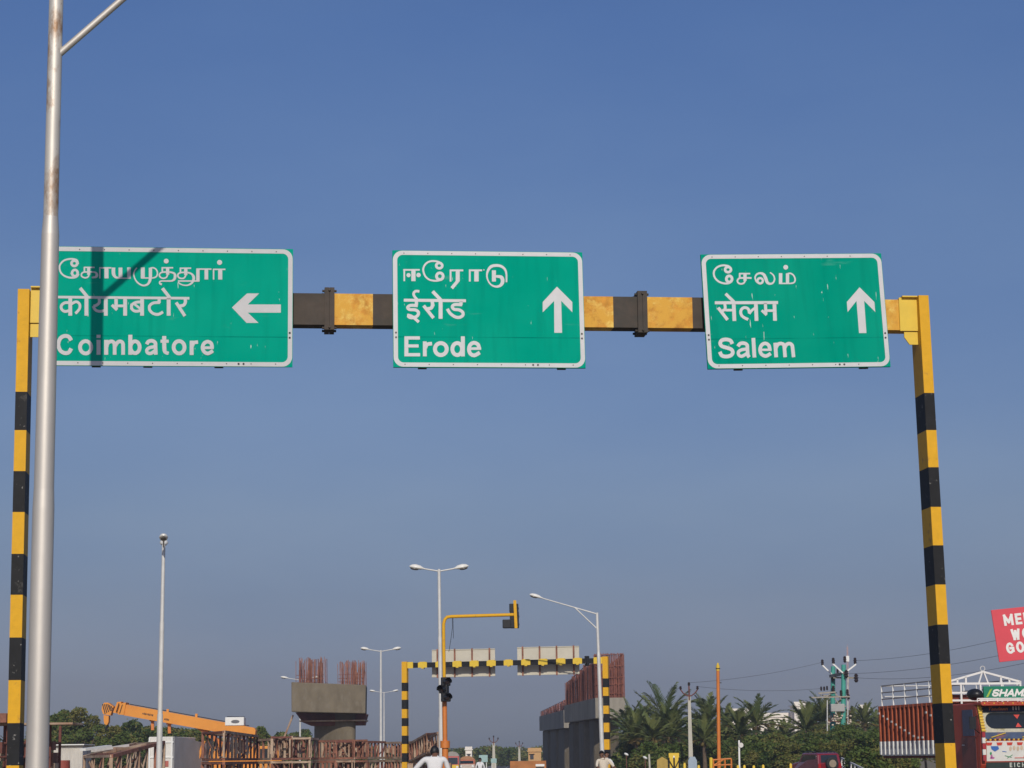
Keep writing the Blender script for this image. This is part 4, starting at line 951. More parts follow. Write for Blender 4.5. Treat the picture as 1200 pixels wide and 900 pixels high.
    Y = 78; c = G(60.5, Y); m = MB(); z = P(60, 893, Y).z; m.prism([(c.x - .22, Y - .3, 0), (c.x + .22, Y - .3, 0), (c.x + .17, Y - .12, z), (c.x - .17, Y - .12, z)], (0, .3, 0)); m.box((c.x, Y + .02, z + .04), (.36, .34, .09), 1)
    tag(m.build('barrier_block', [yellow2, white], loc=c), 'yellow barrier block with white top beside the foreground pole', 'barrier')
    # white site container and red-brown panel behind
    Y = 112; a = P(174.5, 863.5, Y); b = P(203, 862.8, Y)
    M = Matrix.Translation(((a.x + b.x) / 2, Y, 0)) @ Matrix.Rotation(R_(-2), 4, 'Z'); t = thing('site_container', 'white site cabin with a grey side panel under the crane boom', 'cabin', M=M); h = a.z
    w1 = b.x - a.x; lg = P(226, 866, Y + 6).x - b.x + 0.3
    m = MB(); m.box((0, 3.2, h / 2 + .15), (w1, 6.4, h - .3)); m.build('body', whitedirty, t, world=False, bevel=.03)
    m = MB()
    for z in (h * .38, h * .62, h * .9): m.box((0, -.02, z), (w1 + .06, .06, .07))
    for x in (-w1 / 2 + .05, w1 / 2 - .05, .1): m.box((x, -.045, h / 2), (.09, .07, h - .1))
    m.build('frame', white, t, world=False)
    m = MB(); m.prism([(w1 / 2 + .01, .1, .2), (w1 / 2 + .01 + 1.0, 6.2, .2), (w1 / 2 + 1.01, 6.2, h * .86), (w1 / 2 + .01, .1, h)], (.04, 0, 0)); 
    m.build('side_panel', mat('grey_panel', (.33, .33, .34), .7, var=.12, scale=1.2), t, world=False)
    for x in (-w1 / 2 + .2, w1 / 2 - .2):
        m = MB(); m.box((x, 3.2, .07), (.2, 6, .14)); m.build('skid', rust_d, t, world=False)
    m = MB(); m.box((.25, -.03, h * .5), (.35, .02, .3)); m.build('red_notice', mat('faded_red', (.45, .12, .09), .7), t, world=False)
    Y = 124; a = P(224, 869.5, Y); b = P(238, 869.5, Y); m = MB(); m.box(((a.x + b.x) / 2, Y + 1, a.z / 2), (b.x - a.x, 2, a.z)); 
    for k in range(5): m.box((a.x + .1 + k * (b.x - a.x - .2) / 4, Y - .03, a.z / 2), (.05, .06, a.z - .1))
    tag(m.build('steel_tank', mat('oxide_red', (.30, .085, .06), .8, var=.15, scale=1), loc=((a.x + b.x) / 2, Y + 1, 0)), 'red oxide steel tank between the white cabin and the lattice frames', 'tank')
yard()

# ---------------------------------------------------------------- mobile crane
def crane():
    Y = 118.0
    t = thing('mobile_crane', 'orange mobile crane with its boom lowered over the yard, black striped nose', 'crane', loc=G(285, Y))
    q = lambda x, y, dy=0: P(x, y, Y + dy)
    def slab(name, poly, th, m_, par=t, bevel=.0):
        b = MB(); b.prism([q(*p) - Vector((0, th / 2, 0)) for p in poly], (0, th, 0)); return b.build(name, m_, par, bevel=bevel)
    boom = slab('boom', [(147.5, 827), (150, 825.8), (299, 853), (300.5, 856), (299.5, 864.5), (296, 865), (147, 838.5)], .8, orange)
    bt = MB(); d1 = q(290, 851.2) - q(152, 826); 
    bt.bar(q(152, 825.2), q(292, 850.6), .1, .05); bt.build('boom_rail', blackpl, boom)
    tx = MB()
    for (x0, x1, y) in ((168.5, 181.5, 836.2), (186, 190.5, 841.3), (194, 200, 842.8)):
        n = int((x1 - x0) / 1.45)
        for i in range(n):
            xx = x0 + (x1 - x0) * i / n; yy = y + (xx - x0) * .18; tx.bar(q(xx, yy) - Vector((0, .405, 0)), q(xx + 1.0, yy + .2) - Vector((0, .405, 0)), .012, .11 if i % 3 else .08, up=Vector((0, 0, 1)))
    tx.build('painted_lettering', blackpl, boom)
    slab('boom_collar', [(143.5, 824.5), (149.5, 823.4), (147, 838), (140.2, 837.5), (141.5, 830)], 1.0, orange)
    slab('boom_extension', [(138.5, 822.8), (143.6, 822.4), (139.5, 836.5), (133.8, 835.2)], .7, orange)
    sl = MB()
    for (x0, y0, x1, y1) in ((145.5, 826, 142.3, 836), (141.5, 824.5, 138.2, 835)): sl.bar(q(x0, y0) - Vector((0, .52, 0)), q(x1, y1) - Vector((0, .52, 0)), .03, .12, up=Vector((0, 1, 0)))
    sl.build('collar_edge', blackpl, t)
    nose = slab('nose_sheave', [(121, 826), (123.5, 823.6), (128, 823.5), (134.5, 828), (132.8, 832), (130.5, 838.5), (122, 837), (120.2, 832)], .6, orange)
    st = MB()
    for i in range(6):
        x0 = 121.5 + i * 2.0; st.bar(q(x0, 825.2 + max(0, i - 3) * 1.2) - Vector((0, .31, 0)), q(x0 + 2.6 + .4 * (i < 4), 833.2 + max(0, 3 - i) * 1.2) - Vector((0, .31, 0)), .05, .02, up=Vector((0, 1, 0)))
    st.build('warning_stripe', blackpl, nose)
    slab('hook_block', [(122.3, 838), (128.3, 838.6), (128, 846.5), (126.2, 849.8), (123.4, 848.6), (122.5, 845)], .45, orange)
    hk = MB(); hk.tube([q(126.3, 849.5), q(126.4, 851), q(125.2, 852.3), q(124.3, 854.2), q(125.2, 855.6), q(126.6, 855)], [.05, .06, .07, .07, .06, .03], 8); hk.build('hook', blackpl, t)
    for (x, y) in ((178.8, 842.6), (198.5, 846.4)):
        h = MB(); h.box(q(x, y + 1.2), (.3, .3, .14)); h.bar(q(x, y + 1), q(x + .2, y + 13), .16, .16); h.build('boom_support', orange_d, t)
    for (x, y) in ((196.5, 833.2), (230, 838.6)):
        h = MB(); h.bar(q(x, y + 2), q(x + .3, y - 2.2), .13, .13); h.build('rope_guide', orange, boom)
    cw = MB(); cw.box(q(276, 845.5), (1.05, .9, .46)); cwo = cw.build('winch_box', white, t, bevel=.03)
    lg = MB()
    c0 = q(277, 845.8) - Vector((0, .455, 0)); lg.prism([c0 + Vector((.24 * math.cos(a_ * .5236), 0, .1 * math.sin(a_ * .5236))) for a_ in range(12)], (0, .006, 0)); lg.build('oval_emblem', mat('emblem_grey', (.12, .12, .13), .5), cwo)
    rl = MB()
    for k in range(4): rl.tube([q(267.5 + k * 6, 841.2), q(267.5 + k * 6, 839.6)], .02, 6)
    rl.tube([q(266, 839.8), q(287, 840.2)], .022, 6); rl.build('winch_rail', blackpl, cwo)
    wb = MB(); wb.bar(q(286.3, 849.5), q(284.5, 853.5), .12, .12); wb.build('winch_bracket', orange_d, t)
    # carrier body
    x0, x1 = q(238, 880).x, q(330, 880).x; cx = (x0 + x1) / 2; Ln = x1 - x0
    b = MB(); b.box((cx, Y, .78), (Ln, 2.4, .42)); b.box((cx + .2, Y, 1.15), (Ln * .82, 1.7, .3)); b.build('chassis', orange, t, bevel=.03)
    b = MB(); tw = q(262, 876).x; b.prism([(tw - 1.0, Y - .6, 1.3), (tw + 1.9, Y - .6, 1.3), (tw + 1.9, Y - .6, 2.3), (tw + .9, Y - .6, 2.75), (tw - 1.0, Y - .6, 2.1)], (0, 1.2, 0)); b.build('turntable', orange, t, bevel=.03)
    cbx = q(318, 876).x; cb = MB(); cb.prism([(cbx - .7, Y - 1.1, 1.0), (cbx + .7, Y - 1.1, 1.0), (cbx + .7, Y - 1.1, 1.7), (cbx + .35, Y - 1.1, 2.3), (cbx - .7, Y - 1.1, 2.3)], (0, 1.3, 0)); cbo = cb.build('cab', orange, t, bevel=.05)
    wn = MB(); wn.prism([(cbx - .5, Y - 1.115, 1.55), (cbx + .5, Y - 1.115, 1.55), (cbx + .25, Y - 1.115, 2.15), (cbx - .5, Y - 1.115, 2.15)], (0, .012, 0)); wn.build('window', mat('vehicle_glass', (.02, .025, .03), .08, var=.1), cbo)
    for xx in (-.38, -.22, .2, .38):
        for yy in (-1.05, 1.05):
            w_ = MB(); w_.tube([(cx + Ln * xx, Y + yy - .15, .52), (cx + Ln * xx, Y + yy + .15, .52)], .52, 24); wo = w_.build('wheel', blackpl, t)
            h = MB(); h.tube([(cx + Ln * xx, Y + yy - .165 , .52), (cx + Ln * xx, Y + yy + .165, .52)], .26, 16); h.build('rim', orange, wo)
    for xx in (-.49, .47):
        o = MB(); o.box((cx + Ln * xx, Y - 1.2, .7), (.24, .5, .3)); o.bar((cx + Ln * xx, Y - 1.35, .7), (cx + Ln * xx, Y - 1.35, .03), .14); o.box((cx + Ln * xx, Y - 1.35, .02), (.45, .45, .04)); o.build('outrigger', orange_d, t)
    st2 = MB(); st2.bar(q(239.5, 868, -2), q(230, 897, -2), .2, .14); st2.build('jib_strut', orange, t)
    lf = MB(); lf.bar((tw + .8, Y - .2, 1.8), q(225, 846), .24, .24); lf.build('lift_cylinder', orange_d, t)
crane()

# ---------------------------------------------------------------- buildings beyond the palms
glass = mat('vehicle_glass', (.02, .025, .03), .08, var=.1)
plaster = mat('cream_plaster', (.80, .74, .66), .9, var=.08, scale=.4, c2=(.45, .40, .34), amt=.36, streak=(1, 1, .3))
dark = mat('dark_opening', (.03, .03, .035), .4)
def block(label, px0, px1, pyt, Y, depth, wins, extra=None, m_=plaster, name='white_building'):
    a, b = P(px0, pyt, Y), P(px1, pyt, Y); h = (a.z + b.z) / 2; cx = (a.x + b.x) / 2; wv = b.x - a.x
    t = thing(name, label, 'building', loc=(cx, Y, 0))
    w_ = MB(); w_.box((cx, Y + depth / 2, h / 2), (wv, depth, h)); w_.build('wall', m_, t)
    r = MB(); r.box((cx, Y + depth / 2, h + .08), (wv + .3, depth + .3, .16))
    for (x0, y0, x1, y1) in ((-1, 0, 1, 0),): r.box((cx, Y - .05, h + .35), (wv + .1, .15, .4))
    r.build('roof', m_, t)
    for (u, z, ww, hh) in wins:
        o = MB(); o.box((cx + u * wv, Y - .02, z), (ww, .06, hh)); wo = o.build('window', dark, t)
        s_ = MB(); s_.box((cx + u * wv, Y - .12, z + hh / 2 + .1), (ww + .3, .35, .08)); s_.build('sunshade', m_, wo)
    if extra: extra(t, cx, Y, h, wv)
    return t
block('white two storey building showing above the palms right of the orange pole', 857, 887, 835.5, 265, 8, [(-.15, 5.2, 1.3, .7), (.25, 3.9, 1.2, 1), (-.3, 3.9, 1.2, 1)])
block('long low white building in the middle of the palms', 886, 938, 840.5, 270, 9, [(-.2, 4.2, 1.2, .8), (.2, 4.2, 1.2, .8), (.4, 4.1, .8, 1.1), (0, 4.2, 1.2, .8)])
block('square white stair tower standing above the long low building', 930.5, 944.5, 827.5, 266, 4, [(.2, 5.5, .5, .7)])
block('small white house seen between the transformer poles', 977, 989, 835, 260, 5, [(.1, 5.5, .6, .7)])
block('small white house peeking out just left of the red truck', 1007, 1018, 831, 265, 5, [(-.2, 5.3, .5, .8), (.2, 4.3, .6, .8)])
blue_tank = MB(); p = P(760.5, 848, 240); blue_tank.tube([p - Vector((0, 0, 5)), p - Vector((0, 0, .3)), p, p + Vector((0, 0, .3))], [.75, .75, .5, .2], 20)
tag(blue_tank.build('water_tank', mat('pale_blue', (.38, .45, .55), .5), loc=(p.x, 240, 0)), 'pale blue tank glimpsed between palm crowns near the right piers', 'tank')
brick = mat('brick_orange', (.42, .17, .06), .9, var=.2, scale=2, c2=(.36, .14, .06), amt=.4)
block('small brick and cream building beside the far pier row at the roadside', 619, 634, 881, 300, 5, [(-.22, 1.6, .5, .7)], m_=mat('ochre_plaster', (.55, .33, .14), .9, var=.1))
block('tiny pale house among the far trees above the red van', 545.5, 553, 879, 340, 4, [(0, 1.9, .4, .5)])

# ---------------------------------------------------------------- utility poles, wires, transformer
insul = mat('brown_insulator', (.035, .022, .018), .25, var=.1)
cement = mat('cement_pole', (.50, .47, .39), .9, var=.1, scale=2)
def utility_pole(label, px, pyt, Y, sc=1.0, pw=1.0, group='concrete utility poles with curved arms'):
    c = P(px, pyt, Y); t = thing('utility_pole', label, 'utility pole', loc=(c.x, Y, 0), group=group); h = c.z
    m = MB(); m.hexa([(c.x - .16 * pw, Y - .12, 0), (c.x + .16 * pw, Y - .12, 0), (c.x + .16 * pw, Y + .12, 0), (c.x - .16 * pw, Y + .12, 0), (c.x - .09 * pw, Y - .08, h), (c.x + .09 * pw, Y - .08, h), (c.x + .09 * pw, Y + .08, h), (c.x - .09 * pw, Y + .08, h)]); m.build('pole', cement, t)
    a = MB(); a.tube([(c.x - .56 * sc, Y - .1, h + .38 * sc), (c.x - .4 * sc, Y - .1, h + .16 * sc), (c.x - .15 * sc, Y - .1, h - .02), (c.x + .15 * sc, Y - .1, h - .02), (c.x + .4 * sc, Y - .1, h + .16 * sc), (c.x + .56 * sc, Y - .1, h + .38 * sc)], .04 * sc, 8); a.tube([(c.x, Y - .08, h - .3), (c.x, Y - .08, h + .62 * sc)], .05 * sc, 8); a.build('cross_arm', rust_d, t)
    tips = []
    for (dx, dz) in ((-.56, .5), (.56, .5), (0, .75)):
        i = MB(); q = Vector((c.x + dx * sc, Y - .1, h + dz * sc)); i.tube([q - Vector((0, 0, .12 * sc)), q - Vector((0, 0, .05 * sc)), q, q + Vector((0, 0, .06 * sc)), q + Vector((0, 0, .12 * sc))], [.05 * sc, .1 * sc, .06 * sc, .09 * sc, .03 * sc], 10); i.build('insulator', insul, t); tips.append(q + Vector((0, 0, .08 * sc)))
    return tips
tipsA = utility_pole('slim concrete utility pole with three insulators, left of the orange pole', 807.5, 815, 140)
utility_pole('far concrete utility pole with a curved arm beside the teal road sign', 578.5, 870, 230, .85, 1.25)
utility_pole('farthest small utility pole, standing behind the brown block wall', 608.5, 874.5, 260, .75, 1.1)
# teal transformer structure
def transformer():
    Y = 152; teal = mat('teal_paint', (.05, .32, .25), .6, var=.12, scale=2, c2=(.12, .20, .17), amt=.38)
    t = thing('transformer_structure', 'double pole transformer structure in teal with white V arms and black insulators', 'transformer', loc=G(982, Y))
    q = lambda x, y, d=0: P(x, y, Y + d)
    for (x, y, d) in ((976.3, 781, 1.6), (988.6, 779, 0)):
        m = MB(); g = q(x - .6, 870, d); m.tube([(g.x, Y + d, 0), q(x - .6, 860, d), q(x, y, d)], [.2, .19, .16], 14); m.build('pole', teal, t)
    for (a, b) in (((974.5, 790, 1.4), (963.8, 779.6, 1.4)), ((987.6, 788.5, -.2), (975.8, 777.6, -.2)), ((990, 788.5, -.2), (1003.3, 778.2, -.2))):
        m = MB(); m.bar(q(*a), q(*b), .13, .1); m.build('arm', white, t)
    bar = MB()
    for (a, b, w_) in (((973, 792.5, 1.3), (991, 788.5, -.25), .2), ((977, 794, .9), (1004, 794.5, -.2), .12), ((951, 817.5, -.3), (996, 816.3, -.3), .09), ((959, 812.5, -.3), (979, 811, -.3), .1), ((961, 814.5, .4), (994, 817.8, -.2), .09), ((975, 842, 0), (992, 842, 0), .12)):
        bar.bar(q(*a), q(*b), w_, w_)
    for (a, b) in (((978, 818), (986, 829)), ((975, 812), (966, 818)), ((986, 820), (978, 812)), ((980, 834), (992, 827))): bar.bar(q(*a, -.2), q(*b, -.2), .06, .06)
    bar.build('cross_arm', mat('weathered_angle', (.34, .30, .24), .8, var=.2), t)
    tips = []
    for (x, y, s_, d) in ((963.7, 776, 1.1, 1.4), (976.5, 774.3, 1.2, -.2), (990, 772.5, 1.2, -.2), (1002, 774.2, 1.2, -.2), (991.8, 789.5, 1.5, -.4), (1003.3, 794.3, 1.6, -.2), (976, 794, 1.3, 1.3), (976.5, 807, 1.2, 1.2), (962.3, 806.8, .8, -.3), (965.8, 806.8, .8, -.3), (969.2, 806.2, .8, -.3), (993, 811, 1.1, -.2), (985.6, 812, 1.1, -.2), (994.6, 816.5, .9, -.2), (981.5, 786.5, .9, .5)):
        i = MB(); c = q(x, y, d); r = .115 * s_
        i.tube([c - Vector((0, 0, r * 1.8)), c - Vector((0, 0, r)), c - Vector((0, 0, r * .5)), c, c + Vector((0, 0, r * .5)), c + Vector((0, 0, r)), c + Vector((0, 0, r * 1.6))], [r * .4, r * .9, r * .6, r, r * .6, r * .85, r * .3], 10); i.build('insulator', insul, t); tips.append(c)
    m = MB(); m.tube([q(969.5, 862), q(969.5, 819)], .045, 8); m.tube([q(993.5, 858), q(993.5, 790)], .05, 8); m.build('stay_pipe', galv, t)
    m = MB(); m.box(q(981, 829.5), (1.0, .8, .55)); m.build('transformer_tank', mat('tank_grey', (.35, .35, .33), .6, var=.1), t, bevel=.04)
    rnd = random.Random(3); m = MB()
    for k in range(26):
        c = q(rnd.uniform(970, 997), rnd.uniform(838, 850), rnd.uniform(-.4, .4)); m.ell(c, (.09, .09, .07), 0, nu=8, nv=5)
        if k % 2 == 0: m.tube([c, c + Vector((rnd.uniform(-.3, .3), 0, .5))], .018, 5, 1)
    m.bar(q(970, 845), q(997, 846), .05, .05, 1); m.build('fuse_bank', [mat('porcelain', (.62, .52, .40), .4), rust_d], t)
    return tips
tipsT = transformer()
mm = thing('antenna_mast', 'thin pinkish lattice mast behind the teal transformer poles', 'mast', loc=G(994.5, 205))
m = MB()
for (dx, dy) in ((-.16, 0), (.16, 0), (0, .25)): m.bar(G(994.5, 205) + Vector((dx, dy, 0)), P(993, 758, 205) + Vector((dx * .3, dy * .3, 0)), .035, .035)
for k in range(30):
    z = .4 * k; a = G(994.5, 205).lerp(Vector((P(993, 758, 205).x, 205, 0)), z / 12.3); m.bar(a + Vector((-.15 * (1 - z / 15), 0, z)), a + Vector((.15 * (1 - z / 15), 0, z + .4)), .02, .02)
m.build('lattice', mat('faded_pink', (.45, .30, .29), .8), mm)
m = MB(); p = P(993.2, 772, 205); m.box(p, (.3, .2, .55)); m.build('antenna_panel', white, mm)
def wire(name, label, a, b, sag, grp):
    m = MB(); a, b = Vector(a), Vector(b); n = 14
    m.tube([a.lerp(b, i / n) - Vector((0, 0, sag * 4 * (i / n) * (1 - i / n))) for i in range(n + 1)], .012, 5); tag(m.build(name, mat('wire', (.12, .12, .13), .6), loc=(a + b) / 2), label, 'power line', grp)
WG = 'overhead power lines'
wire('power_line', 'upper wire from the teal transformer poles to the slim utility pole', tipsT[0], tipsA[2], .22, WG)
wire('power_line', 'lower wire from the teal transformer poles to the slim utility pole', tipsT[8], tipsA[1], .22, WG)
wire('power_line', 'wire running left and down from the slim utility pole behind the piers', tipsA[0], P(700, 862, 178), .3, WG)
utility_pole('utility pole beyond the right edge carrying the wires above the truck', 1235, 742, 120, 1.0)
tr_ = [P(1235 + dx, 735 + dy, 119.9) for dx, dy in ((-6, -1), (6, 17), (0, 34))]
wire('power_line', 'uppermost wire from the transformer poles passing above the red truck', tipsT[3], tr_[0], .4, WG)
wire('power_line', 'middle wire from the transformer poles passing above the red truck', tipsT[4], tr_[1], .4, WG)
wire('power_line', 'lowest wire from the transformer poles passing above the red truck', tipsT[5], tr_[2], .5, WG)
# orange pole
Y = 80; t = thing('signal_post', 'slim orange post with a yellow cap in front of the palms', 'post', loc=(G(841.8, Y)))
m = MB(); m.tube([G(841.8, Y), P(841.3, 786, Y)], [.075, .062], 14); m.build('pole', orange_d, t)
m = MB(); m.tube([P(841.3, 786, Y), P(841.2, 780, Y), P(841.2, 779, Y), P(841.2, 776.8, Y)], [.07, .07, .035, .03], 12); m.build('cap', yellow2, t)
m = MB(); m.tube([P(841.3, 784, Y) , P(841.3, 783, Y)], .085, 12); m.bar(P(842, 800, Y), P(845.5, 800.2, Y), .03); m.bar(P(842, 831, Y), P(844, 830, Y), .05); m.build('bracket', blackpl, t)

# ---------------------------------------------------------------- text
def text(name, body, M, size, m_, parent, bold=.0, shear=0, ex=.004, spacing=1.0, sx_=1.0):
    cu = bpy.data.curves.new(name, 'FONT'); cu.body = body; cu.size = size; cu.offset = bold; cu.shear = shear; cu.extrude = ex; cu.align_x = 'CENTER'; cu.align_y = 'CENTER'; cu.space_character = spacing
    o = link(bpy.data.objects.new(name, cu)); bpy.context.view_layer.update()
    me = bpy.data.meshes.new_from_object(o.evaluated_get(bpy.context.evaluated_depsgraph_get())); COL.objects.unlink(o); bpy.data.objects.remove(o)
    me.transform(M @ Matrix.Rotation(math.pi / 2, 4, 'X') @ Matrix.Diagonal((sx_, 1, 1, 1))); me.materials.clear(); me.materials.append(m_)
    r = link(bpy.data.objects.new(name, me)); r.parent = parent; WM[r] = WM[parent]; return r

GLYPH = {'M': [((0, 0), (0, 1)), ((0, 1), (.5, .25)), ((.5, .25), (1, 1)), ((1, 1), (1, 0))], 'E': [((0, 0), (0, 1)), ((0, 1), (.58, 1)), ((0, .5), (.5, .5)), ((0, 0), (.58, 0))], 'N': [((0, 0), (0, 1)), ((0, 1), (.85, 0)), ((.85, 0), (.85, 1))],
         'A': [((0, 0), (.45, 1)), ((.45, 1), (.9, 0)), ((.2, .3), (.7, .3))], 'T': [((0, 1), (.9, 1)), ((.45, 1), (.45, 0))], 'W': [((0, 1), (.21, 0)), ((.21, 0), (.45, .85)), ((.45, .85), (.69, 0)), ((.69, 0), (.9, 1))],
         'R': [((0, 0), (0, 1)), ('c', .0, 1, .5, .46), ((.3, .48), (.8, 0))], 'K': [((0, 0), (0, 1)), ((0, .4), (.8, 1)), ((.25, .58), (.85, 0))], 'L': [((0, 1), (0, 0)), ((0, 0), (.75, 0))], 'H': [((0, 0), (0, 1)), ((0, .5), (.85, .5)), ((.85, 0), (.85, 1))], 'I': [((.1, 0), (.1, 1))],
         'O': ['o'], 'G': ['g'], 'S': ['s'], 'C': ['cc']}
WIDTH = {'M': 1.0, 'E': .58, 'N': .85, 'A': .9, 'T': .9, 'W': .9, 'R': .8, 'K': .85, 'L': .75, 'H': .85, 'I': .2, 'O': .78, 'G': .78, 'S': .8, 'C': .88, ' ': .45}
def block_text(name, body, M, h, th, m_, parent, gap=.3, shear=0., wf=1.0, x0=None):
    """cut block capitals of height h and stroke th lying in the local x-z plane of M, facing -y"""
    tot = sum(WIDTH[c] for c in body) * h * .8 * wf + gap * h * (len(body) - 1); x = -tot / 2 if x0 is None else x0; mb = MB(); k = 0; hh = h - th
    def stroke(pts):
        nonlocal k
        k += 1; y = -.0012 * (k % 4); pts = [(a + shear * b, b) for a, b in pts]; n = len(pts); Ls, Rs = [], []
        for i in range(n):
            p0, p1 = pts[max(i - 1, 0)], pts[min(i + 1, n - 1)]; dx, dz = p1[0] - p0[0], p1[1] - p0[1]; l = math.hypot(dx, dz); nx, nz_ = -dz / l * th / 2, dx / l * th / 2
            ex = (pts[i][0] - (dx / l * th * .5 if i == 0 else 0) + (dx / l * th * .5 if i == n - 1 else 0), pts[i][1] - (dz / l * th * .5 if i == 0 else 0) + (dz / l * th * .5 if i == n - 1 else 0))
            Ls.append(M @ Vector((ex[0] + nx, y, ex[1] + nz_))); Rs.append(M @ Vector((ex[0] - nx, y, ex[1] - nz_)))
        for i in range(n - 1): mb.face([Ls[i], Ls[i + 1], Rs[i + 1], Rs[i]])
    for c in body:
        w_ = WIDTH[c] * h * .8 * wf; s_ = h * .8 * wf; z0 = -hh / 2
        for g in GLYPH.get(c, []):
            if g == 'o':
                for q0 in (0, 12): stroke([(x + w_ / 2 + (w_ / 2) * math.cos((a + q0) * math.pi / 12), hh / 2 * math.sin((a + q0) * math.pi / 12)) for a in range(13)])
            elif g in ('g', 'cc'):
                stroke([(x + w_ / 2 + (w_ / 2) * math.cos(R_(40 + a * 13)), hh / 2 * math.sin(R_(40 + a * 13))) for a in range(23 if g == 'g' else 22)])
                if g == 'g': stroke([(x + w_, -hh * .33), (x + w_, -.02 * hh)]); stroke([(x + w_ * .55, -.02 * hh), (x + w_, -.02 * hh)])
            elif g == 's':
                r = hh / 4; stroke([(x + w_ / 2 + w_ / 2 * math.cos(R_(35 + a * 15.6)), r + r * math.sin(R_(35 + a * 15.6))) for a in range(15)] + [(x + w_ / 2 + w_ / 2 * math.cos(R_(80 - a * 16)), -r + r * math.sin(R_(80 - a * 16))) for a in range(1, 18)])
            elif g[0] == 'c':
                r = hh * .26; stroke([(x, hh / 2)] + [(x + w_ * .5 + r * math.cos(R_(90 - a * 18)), hh / 2 - r + r * math.sin(R_(90 - a * 18))) for a in range(11)] + [(x, hh / 2 - 2 * r)])
            else:
                (a0, b0), (a1, b1) = g; stroke([(x + a0 * s_, z0 + b0 * hh), (x + a1 * s_, z0 + b1 * hh)])
        x += w_ + gap * h
    return mb.build(name, m_, parent, world=False, recalc=False)

# ---------------------------------------------------------------- red roadworks board
def works_sign():
    Y = 30; c = P(1161.3, 715, Y); bl = P(1171.6, 776, Y); tr = P(1200, 711, Y)
    ux = (tr - c).normalized(); uz = (c - bl).normalized(); H = (c - bl).length; W_ = 1.12
    uz = (uz - ux * uz.dot(ux) * .3).normalized()
    uy = ux.cross(uz) * -1
    M = Matrix.Identity(4)
    for i in range(3): M[i][0] = ux[i]; M[i][1] = uy[i]; M[i][2] = uz[i]; M[i][3] = c[i]
    top = c + ux * W_ / 2; foot = Vector((top.x + .45, Y, 0))
    t = thing('roadworks_sign', 'tilted red board with white men at work lettering at the right edge', 'sign', loc=foot)
    b = MB(); f = lambda x, z, y: c + ux * x + uz * z + uy * y
    b.hexa([f(0, -H, 0), f(W_, -H, 0), f(W_, -H, .02), f(0, -H, .02), f(0, 0, 0), f(W_, 0, 0), f(W_, 0, .02), f(0, 0, .02)]); bo = b.build('board', mat('signal_red', (.66, .05, .075), .5, var=.05), t, bevel=.004)
    p = MB(); p.tube([foot, f(W_ / 2, -H * .5, .05), f(W_ / 2, 0, .05)], .03, 10); p.build('post', galv, t)
    I = WM[t].inverted()
    for body, px, py, n, an in (('MEN AT', 1176, 727, 6, 0), ('WORK', 1185, 744, 4, 0), ('GO SLOW', 1179, 760, 7, 0)):
        pt = M.inverted() @ P(px, py, Y); k = pt.x
        block_text('lettering', body, I @ M @ Matrix.Translation((0, -.003, pt.z)), .16, .036, white, bo, gap=.40, wf=.8, x0=k + .018)
works_sign()

